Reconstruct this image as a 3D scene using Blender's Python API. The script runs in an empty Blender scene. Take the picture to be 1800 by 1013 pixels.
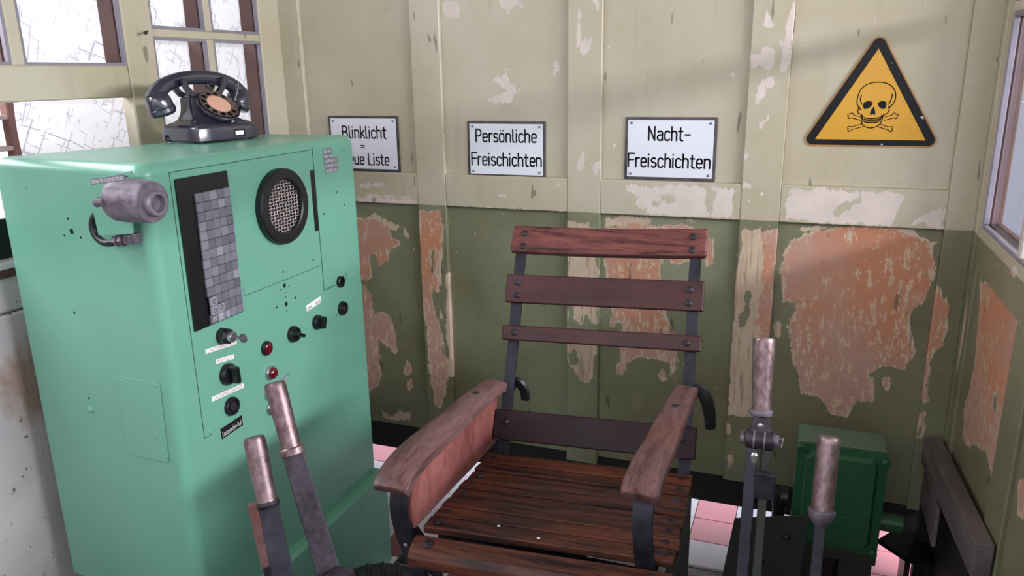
import bpy, bmesh, math, random
import numpy as np
from mathutils import Vector, Matrix
random.seed(7)
R = math.radians
C = bpy.context.scene.collection
H = 1.55
# ------------------------------------------------------------------ camera
cam_d = bpy.data.cameras.new('camera'); cam = bpy.data.objects.new('camera', cam_d); C.objects.link(cam)
cam_d.sensor_width = 36; cam_d.lens = 27.159; cam_d.clip_start = .02; cam_d.clip_end = 200
rt = Vector((0.9355922, 0.35272999, -0.01577286)); dn = Vector((0.08007318, -0.25547277, -0.96349466)); fw = Vector((-0.34388299, 0.90017511, -0.26726254))
cam.matrix_world = Matrix(((rt.x, -dn.x, -fw.x, 0), (rt.y, -dn.y, -fw.y, 0), (rt.z, -dn.z, -fw.z, H), (0, 0, 0, 1)))
bpy.context.scene.camera = cam
# ------------------------------------------------------------------ world, daylight, fill lamp, exposure
vs = bpy.context.scene.view_settings
vs.view_transform = 'Standard'; vs.look = 'None'; vs.gamma = 1; vs.exposure = 0.04
vs.use_curve_mapping = False
w = bpy.data.worlds.new('overcast_sky'); bpy.context.scene.world = w; w.use_nodes = True
bg = w.node_tree.nodes['Background']; bg.inputs[0].default_value = (.86, .9, 1, 1); bg.inputs[1].default_value = 1.8
def area(name, loc, target, sx, sy, power, col):
    l = bpy.data.lights.new(name, 'AREA'); l.shape = 'RECTANGLE'; l.size = sx; l.size_y = sy; l.energy = power; l.color = col
    o = bpy.data.objects.new(name, l); C.objects.link(o); o.location = loc
    o.rotation_euler = (Vector(target) - Vector(loc)).to_track_quat('-Z', 'Y').to_euler(); return o
area('fill_behind', (-.7, -1.3, 2.35), (-.7, 2.4, 1.35), 2.2, .8, 20, (.93, .95, 1))  # added fill lamp inside the room, set high so the lower walls darken
area('daylight_right', (3.4, .9, 2.3), (-1.2, 1.5, .9), 2.6, .3, 200, (.93, .95, 1))
area('daylight_left', (-2.5, .9, 2.1), (.4, 1.9, .9), 1.5, .8, 40, (.93, .95, 1))

# ------------------------------------------------------------------ node materials
class NT:
    def __init__(s, name):
        s.m = bpy.data.materials.new(name); s.m.use_nodes = True; s.t = s.m.node_tree
        s.b = s.t.nodes['Principled BSDF']
    def n(s, typ, ins=None, **kw):
        nd = s.t.nodes.new(typ)
        for k, v in kw.items(): setattr(nd, k, v)
        for k, v in (ins or {}).items(): s.put(nd.inputs[k], v)
        return nd
    def put(s, sock, v):
        if isinstance(v, bpy.types.NodeSocket): s.t.links.new(v, sock)
        elif isinstance(v, (tuple, list)) and len(v) == 3 and sock.type == 'RGBA': sock.default_value = (*v, 1)
        else: sock.default_value = v
    def ma(s, op, a, b=0.0, c=0.0, clamp=False):
        nd = s.n('ShaderNodeMath', {0: a, 1: b, 2: c}, operation=op, use_clamp=clamp); return nd.outputs[0]
    def mix(s, f, a, b, mode='MIX'):
        nd = s.n('ShaderNodeMix', data_type='RGBA', blend_type=mode)
        s.put(nd.inputs[0], f); s.put(nd.inputs[6], a); s.put(nd.inputs[7], b); return nd.outputs[2]
    def coord(s, kind='Object', scale=(1, 1, 1)):
        if kind == 'World': v = s.n('ShaderNodeNewGeometry').outputs['Position']
        else: v = s.n('ShaderNodeTexCoord').outputs[kind]
        return s.n('ShaderNodeVectorMath', {0: v, 1: scale}, operation='MULTIPLY').outputs[0]
    def noise(s, v, scale, detail=3, rough=.55, dist=0.0):
        return s.n('ShaderNodeTexNoise', {'Vector': v, 'Scale': scale, 'Detail': detail, 'Roughness': rough, 'Distortion': dist}).outputs[0]
    def step(s, v, lo, hi):
        nd = s.n('ShaderNodeMapRange', {0: v, 1: lo, 2: hi, 3: 0.0, 4: 1.0}); return nd.outputs[0]
    def attr(s, name): return s.n('ShaderNodeAttribute', attribute_name=name).outputs['Fac']
    def bump(s, h, strength=.3, dist=.002):
        nd = s.n('ShaderNodeBump', {'Height': h, 'Strength': strength, 'Distance': dist}); s.put(s.b.inputs['Normal'], nd.outputs[0])
    def out(s, col, rough=.5, metal=0.0, spec=.5):
        s.put(s.b.inputs['Base Color'], col); s.put(s.b.inputs['Roughness'], rough); s.put(s.b.inputs['Metallic'], metal)
        s.b.inputs['Specular IOR Level'].default_value = spec; return s.m
def L(r, g, b):                                   # sRGB 0-255 -> linear
    f = lambda c: (c/255/12.92) if c/255 <= .04045 else ((c/255+.055)/1.055)**2.4
    return (f(r), f(g), f(b))
def simple(name, col, rough=.5, metal=0.0, var=.12, scale=8, bump=.0, bscale=60, spec=.5, speck=None, speckt=.7):
    t = NT(name); v = t.coord('Object')
    n1 = t.noise(v, scale, 4)
    k = t.step(n1, .3, .7)
    c = t.mix(k, tuple(x*(1-var) for x in col), tuple(min(1, x*(1+var)) for x in col))
    if speck:
        n2 = t.noise(v, 45, 3, .6)
        c = t.mix(t.step(n2, speckt, speckt+.03), c, speck)
    if bump: t.bump(t.noise(v, bscale, 4), bump, .002)
    rr = t.ma('MULTIPLY_ADD', n1, .2, rough-.1)
    return t.out(c, rr, metal, spec)

def wall_paint():
    t = NT('peeling_wall_paint')
    v = t.coord('World'); sx = t.n('ShaderNodeSeparateXYZ', {0: v}); z = sx.outputs[2]
    vs_ = t.coord('World', (1, 1, .38)); vv = t.coord('World', (1, 1, .12))
    big = t.noise(v, 2.3, 4); mid = t.noise(v, 11, 4, .6)
    up = t.mix(t.step(big, .32, .68), L(176, 165, 140), L(190, 182, 164))
    lo = t.mix(t.step(big, .32, .68), L(108, 106, 80), L(134, 136, 112))
    edge = t.ma('ADD', z, t.ma('MULTIPLY', mid, .006))
    c = t.mix(t.step(edge, 1.1165, 1.1175), lo, up)
    c = t.mix(t.ma('MULTIPLY', t.step(t.noise(vv, 16, 4, .65), .56, .8), .35), c, t.mix(.5, c, L(80, 72, 55)))
    c = t.mix(t.ma('MULTIPLY', t.step(mid, .6, .75), .28), c, L(150, 140, 118))
    pf = t.attr('pf'); of = t.attr('of')
    h1 = t.ma('MULTIPLY', t.ma('SUBTRACT', t.noise(vs_, 55, 5, .75), .5), .048)
    h2 = t.ma('MULTIPLY', t.ma('SUBTRACT', t.noise(vs_, 40, 6, .78), .5), .066)
    both = t.ma('MAXIMUM', t.ma('ADD', pf, 0.0), t.ma('ADD', of, .0035))
    h3 = t.ma('MULTIPLY', t.ma('SUBTRACT', t.noise(t.coord('World', (1, 1, .6)), 16, 3, .6), .5), .034)
    h1 = t.ma('ADD', h1, h3); h2 = t.ma('ADD', h2, h3)
    mP = t.step(t.ma('ADD', both, h1), 0.0, .0006)
    mO = t.step(t.ma('ADD', of, h2), .001, .0018)
    chips = t.step(t.noise(v, 38, 2, .5), .735, .745)
    chips = t.ma('MULTIPLY', chips, t.step(t.noise(v, 5, 2), .5, .56))
    chip2 = t.step(t.noise(t.coord('World', (1, 1, .55)), 75, 2, .5), .76, .77)
    mP = t.ma('MAXIMUM', mP, t.ma('MAXIMUM', chips, chip2))
    prim_hi = t.mix(t.step(mid, .35, .65), L(203, 189, 182), L(216, 202, 194))
    prim_lo = t.mix(t.step(mid, .35, .65), L(186, 160, 138), L(200, 180, 158))
    prim = t.mix(t.step(z, 1.112, 1.118), prim_lo, prim_hi)
    orange = t.mix(t.ma('ADD', t.step(t.noise(v, 6, 4), .4, .66), t.step(z, .82, .6), clamp=True), L(188, 128, 98), L(182, 142, 128))
    # flecks of primer left standing on the bare ground coat, and wood grain
    fl = t.step(t.noise(t.coord('World', (1, 1, .35)), 80, 5, .75), .55, .57)
    fl = t.ma('MULTIPLY', fl, t.ma('ADD', t.step(t.noise(v, 8, 3), .46, .56), t.step(z, .95, .75), clamp=True))
    orange = t.mix(fl, orange, L(200, 176, 150))
    fl2 = t.step(t.noise(t.coord('World', (1, 1, .3)), 60, 3, .6), .67, .68)
    orange = t.mix(t.ma('MULTIPLY', fl2, t.step(of, .045, .0)), orange, L(120, 118, 86))
    grain = t.noise(t.coord('World', (1, 1, .06)), 130, 3, .6)
    prim = t.mix(t.ma('MULTIPLY', t.step(grain, .52, .7), t.step(z, 1.1, 1.05)), prim, L(140, 118, 96))
    c = t.mix(mP, c, prim); c = t.mix(mO, c, orange)
    cr = t.step(t.noise(t.coord('World', (1, 1, .22)), 34, 2, .5), .715, .725)
    c = t.mix(t.ma('MULTIPLY', cr, .55), c, L(60, 55, 42))
    m = t.ma('MAXIMUM', mP, mO)
    h = t.ma('ADD', t.ma('MULTIPLY', m, -.6), t.ma('ADD', t.ma('MULTIPLY', mid, .35), t.ma('MULTIPLY', grain, .12)))
    t.bump(h, .55, .0018)
    return t.out(c, t.ma('MULTIPLY_ADD', m, .3, .42), 0, .4)

def wood(name, dark, light, rough=.35, axis=(1, 1, 1), gs=1.0, wear=.5, wearcol=None):
    t = NT(name)
    v = t.coord('World', axis)
    n1 = t.noise(v, 3*gs, 5, .6, .6); n2 = t.noise(v, 30*gs, 4, .65, .3); n3 = t.noise(t.coord('World'), 5, 3)
    g = t.ma('ADD', t.ma('MULTIPLY', n1, .5), t.ma('MULTIPLY', n2, .5))
    c = t.mix(t.step(g, .41, .60), dark, light)
    if wearcol: c = t.mix(t.ma('MULTIPLY', t.step(n3, .52, .7), wear), c, wearcol)
    c = t.mix(t.ma('MULTIPLY', t.step(n2, .58, .66), .5), c, tuple(x*.45 for x in dark))
    t.bump(n2, .35, .0015)
    return t.out(c, t.ma('MULTIPLY_ADD', n3, .3, rough-.12), 0, .32)

def tile_mat(name, col):
    t = NT(name); v = t.coord('World')
    c = t.mix(t.ma('MULTIPLY', t.step(t.noise(v, 9, 4), .5, .75), .4), col, tuple(x*.7 for x in col))
    return t.out(c, .35, 0, .5)

def plan_mat():
    t = NT('drawn_plan_paper'); v = t.coord('Object')
    lines = None
    for sc, rot, th in ((5, .42, .018), (14, .45, .03), (8, .40, .02), (34, .48, .05)):
        vm = t.n('ShaderNodeMapping', {0: v}); vm.inputs['Rotation'].default_value = (rot, 0, 0)
        wv = t.n('ShaderNodeTexVoronoi', {'Vector': vm.outputs[0], 'Scale': sc}, feature='DISTANCE_TO_EDGE')
        wv.distance = 'EUCLIDEAN'
        wv.inputs['Randomness'].default_value = .22
        k = t.ma('SUBTRACT', 1.0, t.step(wv.outputs[0], th*.3, th))
        k = t.ma('MULTIPLY', k, t.step(t.noise(vm.outputs[0], sc*.6+1.3, 2), .5, .56))
        lines = k if lines is None else t.ma('MAXIMUM', lines, k)
    c = t.mix(t.ma('MULTIPLY', lines, .62), (.88, .87, .87), (.3, .29, .38))
    t.out(c, .7, 0, .2)
    tr = t.n('ShaderNodeBsdfTranslucent', {'Color': c})
    mx = t.n('ShaderNodeMixShader', {0: .55, 1: t.b.outputs[0], 2: tr.outputs[0]})
    t.t.links.new(mx.outputs[0], t.t.nodes['Material Output'].inputs[0]); return t.m
def glass_mat():
    t = NT('window_glass')
    tr = t.n('ShaderNodeBsdfTransparent'); gl = t.n('ShaderNodeBsdfGlossy', {'Roughness': .02})
    fr = t.n('ShaderNodeFresnel', {'IOR': 1.45})
    bk = t.n('ShaderNodeNewGeometry').outputs['Backfacing']
    mx = t.n('ShaderNodeMixShader', {0: t.ma('MULTIPLY', fr.outputs[0], t.ma('SUBTRACT', 1.0, bk)), 1: tr.outputs[0], 2: gl.outputs[0]})
    t.t.links.new(mx.outputs[0], t.t.nodes['Material Output'].inputs[0]); return t.m
def stained_plaster():
    t = NT('stained_plaster'); v = t.coord('World')
    c = t.mix(t.step(t.noise(v, 4, 4), .35, .65), L(186, 178, 182), L(205, 199, 196))
    sf = t.attr('pf')
    s = t.step(t.ma('ADD', sf, t.ma('MULTIPLY', t.ma('SUBTRACT', t.noise(t.coord('World', (1, 1, .5)), 22, 5, .7), .5), .16)), -.01, .05)
    c = t.mix(t.ma('MULTIPLY', s, .75), c, L(150, 118, 98))
    c = t.mix(t.step(t.noise(t.coord('World', (1, 1, .5)), 60, 3, .6), .66, .7), c, L(120, 108, 105))
    t.bump(t.noise(v, 40, 4), .25, .003)
    return t.out(c, .8, 0, .2)
def mottled(name, a, b, rough, metal, sc=40, bump=.3, stretch=(1, 1, 1)):
    t = NT(name); v = t.coord('Object', stretch)
    n1 = t.noise(v, sc, 5, .7); n0 = t.noise(v, 6, 3)
    c = t.mix(t.step(t.ma('ADD', t.ma('MULTIPLY', n1, .6), t.ma('MULTIPLY', n0, .4)), .4, .6), a, b)
    t.bump(n1, bump, .001)
    return t.out(c, t.ma('MULTIPLY_ADD', n1, .25, rough-.12), metal)

PAINT = wall_paint()
PLAST = stained_plaster()
GREEN = simple('mint_green_enamel', L(110, 168, 147), .30, 0, .05, 3, .06, 25, speck=L(70, 110, 92), speckt=.735)
GREEN_IN = simple('panel_gap_green', L(38, 66, 54), .6)
BLACKP = simple('black_plate', L(16, 18, 22), .35, 0, .1)
BLACKR = simple('black_rubber', L(20, 21, 26), .42, 0, .2)
BAKE = simple('black_bakelite', L(40, 40, 56), .18, 0, .1, spec=1.0)
DARKSTEEL = mottled('dark_worn_steel', L(40, 35, 42), L(70, 63, 72), .5, .6, 60)
BLUESTEEL = mottled('blackened_blue_steel', L(30, 30, 38), L(56, 56, 68), .55, .5, 25, .25)
GRIP = mottled('worn_copper_brown_grip', L(98, 78, 80), L(150, 128, 130), .38, .7, 90, .5, (1, 1, .6))
CHROME = simple('bright_metal', L(190, 188, 192), .25, .9, .1)
ZINC = mottled('grey_cast_metal', L(92, 82, 92), L(136, 126, 140), .5, .5, 50, .3)
REDL = simple('red_lens', L(96, 8, 22), .12, 0, .1, spec=.8)
WHITEL = simple('white_label', L(244, 240, 236), .5, 0, .02)
GREYL = simple('embossed_grey_tape', L(112, 112, 124), .4, 0, .08)
CREAM = simple('cream_ink', L(225, 220, 222), .6, 0, .02)
PINKINK = simple('faded_pink_ink', L(205, 150, 150), .6, 0, .02)
BLACKINK = simple('black_sign_ink', L(14, 14, 18), .45, 0, .02, spec=.2)
ENAMEL = simple('white_enamel', L(226, 226, 238), .22, 0, .03, 5)
SIGNRIM = mottled('dark_sign_rim', L(62, 58, 62), L(100, 94, 98), .4, .5, 30)
OCHRE = simple('ochre_yellow_enamel', L(206, 150, 36), .28, 0, .08, 7, speck=L(226, 214, 190), speckt=.775)
OCHRE2 = simple('worn_ochre_rim', L(180, 126, 58), .4, 0, .15, 14)
SIGNBLK = simple('sign_black_enamel', L(14, 15, 19), .35, 0, .1, 14, spec=.25, speck=L(210, 210, 215), speckt=.69)
BRASS = mottled('aged_dial_metal', L(104, 90, 86), L(196, 176, 164), .3, .5, 160, .2)
DIALC = simple('dial_centre_card', L(206, 158, 138), .5, 0, .04)
BROWNF = simple('dark_brown_paint', L(92, 62, 58), .55, 0, .2, 12)
PUTTY = simple('grey_window_bead', L(132, 126, 138), .45, 0, .12, 20)
PLAN = plan_mat(); GLASS = glass_mat()
BOXG = simple('dark_green_enamel', L(36, 84, 56), .32, 0, .12, 5, .08, 30)
BOXG2 = simple('dusty_green_enamel', L(92, 116, 100), .55, 0, .1, 8)
MACHG = simple('dark_machine_green', L(38, 44, 38), .75, 0, .15, 8, .1)
BEAMM = mottled('dark_painted_timber', L(84, 76, 78), L(118, 108, 110), .5, .1, 12, .3, (1, .2, 1))
SILL_SHADE = simple('black_sill_and_shade', L(16, 16, 18), .7)  # black of sill and beam legs, also of the board painted as shade
CONC = mottled('broken_grey_concrete', L(92, 86, 84), L(140, 134, 134), .85, 0, 22, .6)
W_BACK = wood('dark_red_slat_wood', L(44, 22, 24), L(72, 36, 36), .42, (.1, 1, 1), 1.3, .5, L(84, 50, 56))
W_SEAT = wood('worn_red_seat_wood', L(34, 20, 20), L(118, 64, 46), .42, (.11, 1.3, 1), 1.7, .8, L(40, 26, 26))
W_ARM = wood('polished_arm_wood', L(78, 52, 50), L(124, 92, 92), .34, (1, .2, 1), 2.2, .45, L(112, 64, 52))
W_SIDE = wood('faded_red_side_board', L(118, 66, 62), L(160, 100, 94), .5, (1, .7, .3), 1.0, .5, L(140, 80, 72))
PINKT = tile_mat('pink_tile', L(214, 130, 140)); WHITET = tile_mat('white_tile', L(208, 200, 208)); REDT = tile_mat('dark_red_tile', L(128, 72, 78))

# ------------------------------------------------------------------ object helpers
LOC = {}
def setp(o, label=None, cat=None, group=None, kind=None):
    for k, v in (('label', label), ('category', cat), ('group', group), ('kind', kind)):
        if v: o[k] = v
    return o
def thing(name, loc, label, cat, group=None, kind=None, rot=None):
    o = bpy.data.objects.new(name, None); C.objects.link(o); o.location = loc; o.empty_display_size = .05
    if rot: o.rotation_euler = rot
    LOC[o] = Vector(loc); return setp(o, label, cat, group, kind)
def obj(name, bm, mat, parent=None, label=None, cat=None, group=None, kind=None, local=False, smooth=35, loc=None):
    """link bm as one mesh; bm is in world coordinates unless local"""
    off = Vector((0, 0, 0))
    if parent is not None and not local: off = LOC[parent]
    if loc is not None: off = Vector(loc)
    if off.length: bmesh.ops.translate(bm, verts=bm.verts, vec=-off)
    bmesh.ops.recalc_face_normals(bm, faces=bm.faces)
    if smooth:
        a = R(smooth)
        for f in bm.faces: f.smooth = True
        for e in bm.edges:
            if len(e.link_faces) != 2 or e.calc_face_angle(0) > a: e.smooth = False
    me = bpy.data.meshes.new(name); bm.to_mesh(me); bm.free()
    me.materials.append(mat)
    o = bpy.data.objects.new(name, me); C.objects.link(o)
    if smooth: wn = o.modifiers.new('normals', 'WEIGHTED_NORMAL'); wn.keep_sharp = True; wn.weight = 60
    if parent is not None: o.parent = parent; LOC[o] = LOC[parent]
    else: LOC[o] = off
    if loc is not None and parent is None: o.location = loc
    return setp(o, label, cat, group, kind)
def B(): return bmesh.new()
def box(bm, x0, x1, y0, y1, z0, z1, bev=0, seg=2, mat4=None):
    r = bmesh.ops.create_cube(bm, size=1)
    vs = r['verts']
    bmesh.ops.scale(bm, verts=vs, vec=(abs(x1-x0), abs(y1-y0), abs(z1-z0)))
    bmesh.ops.translate(bm, verts=vs, vec=((x0+x1)/2, (y0+y1)/2, (z0+z1)/2))
    if bev:
        es = list({e for v in vs for e in v.link_edges})
        g = bmesh.ops.bevel(bm, geom=es, offset=bev, segments=seg, profile=.5, affect='EDGES'); vs = list({v for f in g['faces'] for v in f.verts} | {v for v in vs if v.is_valid})
    if mat4: bmesh.ops.transform(bm, matrix=mat4, verts=vs)
    return bm
def hull(bm, a, b, bev=0, seg=2):
    """solid between two loops of equal length"""
    va = [bm.verts.new(p) for p in a]; vb = [bm.verts.new(p) for p in b]; n = len(a)
    fs = [bm.faces.new(va[::-1]), bm.faces.new(vb)]
    for i in range(n): fs.append(bm.faces.new((va[i], va[(i+1) % n], vb[(i+1) % n], vb[i])))
    if bev:
        es = list({e for f in fs for e in f.edges})
        bmesh.ops.bevel(bm, geom=es, offset=bev, segments=seg, profile=.5, affect='EDGES')
    return bm
def quadslab(bm, q, nrm, th, bev=0):
    """slab: front corners q, going back along -nrm by th"""
    nrm = Vector(nrm).normalized(); q = [Vector(p) for p in q]
    return hull(bm, q, [p - nrm*th for p in q], bev)
def prism(bm, pts, axis, d0, d1, bev=0, seg=2):
    f = {'x': lambda u, v, d: (d, u, v), 'y': lambda u, v, d: (u, d, v), 'z': lambda u, v, d: (u, v, d)}[axis]
    return hull(bm, [f(u, v, d0) for u, v in pts], [f(u, v, d1) for u, v in pts], bev, seg)
def frame_of(d):
    d = Vector(d).normalized(); up = Vector((0, 0, 1)) if abs(d.z) < .9 else Vector((1, 0, 0))
    u = d.cross(up).normalized(); return u, u.cross(d).normalized(), d
def lathe(bm, base, axis, prof, seg=24, cap=True):
    """prof: list of (distance along axis, radius)"""
    u, v, d = frame_of(axis); base = Vector(base); rings = []
    for t, r in prof:
        rings.append([bm.verts.new(base + d*t + (u*math.cos(2*math.pi*i/seg) + v*math.sin(2*math.pi*i/seg))*max(r, 1e-5)) for i in range(seg)])
    for a, b in zip(rings, rings[1:]):
        for i in range(seg): bm.faces.new((a[i], a[(i+1) % seg], b[(i+1) % seg], b[i]))
    if cap: bm.faces.new(rings[0][::-1]); bm.faces.new(rings[-1])
    return bm
def cyl(bm, a, b, r, r2=None, seg=16, bev=0):
    a = Vector(a); b = Vector(b); l = (b-a).length; r2 = r if r2 is None else r2
    pr = [(0, r), (l, r2)] if not bev else [(0, r-bev), (bev, r), (l-bev, r2), (l, r2-bev)]
    return lathe(bm, a, b-a, pr, seg)
def spline(pts, n=8):
    P = [Vector(p) for p in pts]; out = []
    for i in range(len(P)-1):
        p0 = P[max(i-1, 0)]; p1 = P[i]; p2 = P[i+1]; p3 = P[min(i+2, len(P)-1)]
        for k in range(n):
            t = k/n; out.append(.5*((2*p1)+(p2-p0)*t+(2*p0-5*p1+4*p2-p3)*t*t+(-p0+3*p1-3*p2+p3)*t**3))
    out.append(P[-1]); return out
def tube(bm, pts, rad, seg=10, ell=None, up=None, power=2.0):
    """sweep; rad float or list; ell = (a, b) section stretch; up fixes the section"""
    n = len(pts); pts = [Vector(p) for p in pts]; rings = []
    pu = None
    for i, p in enumerate(pts):
        d = (pts[min(i+1, n-1)] - pts[max(i-1, 0)]).normalized()
        if up is not None: u = d.cross(Vector(up)).normalized()
        elif pu is None: u = frame_of(d)[0]
        else: u = (pu - d*pu.dot(d)).normalized()
        pu = u; v = u.cross(d)
        r = rad[i] if isinstance(rad, (list, tuple)) else rad
        ea, eb = ell if ell else (1, 1)
        ring = []
        for k in range(seg):
            a = 2*math.pi*k/seg; cx, sy = math.cos(a), math.sin(a)
            if power != 2: 
                q = (abs(cx)**power + abs(sy)**power)**(-1/power); cx *= q; sy *= q
            ring.append(bm.verts.new(p + u*(cx*r*ea) + v*(sy*r*eb)))
        rings.append(ring)
    for a, b in zip(rings, rings[1:]):
        for i in range(seg): bm.faces.new((a[i], a[(i+1) % seg], b[(i+1) % seg], b[i]))
    bm.faces.new(rings[0][::-1]); bm.faces.new(rings[-1]); return bm
def strap(bm, pts, wdir, width, th):
    """flat bar along pts, width along wdir"""
    wv = Vector(wdir).normalized(); pts = [Vector(p) for p in pts]; n = len(pts); rings = []
    for i, p in enumerate(pts):
        d = (pts[min(i+1, n-1)] - pts[max(i-1, 0)]).normalized(); t = d.cross(wv).normalized()
        rings.append([bm.verts.new(p + wv*(sx*width/2) + t*(st*th/2)) for sx, st in ((-1, -1), (1, -1), (1, 1), (-1, 1))])
    for a, b in zip(rings, rings[1:]):
        for i in range(4): bm.faces.new((a[i], a[(i+1) % 4], b[(i+1) % 4], b[i]))
    bm.faces.new(rings[0][::-1]); bm.faces.new(rings[-1]); return bm
def dome(bm, c, n, r, h, seg=12):
    return lathe(bm, c, n, [(0, r), (h*.45, r*.92), (h*.8, r*.62), (h, r*.2)], seg)

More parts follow.
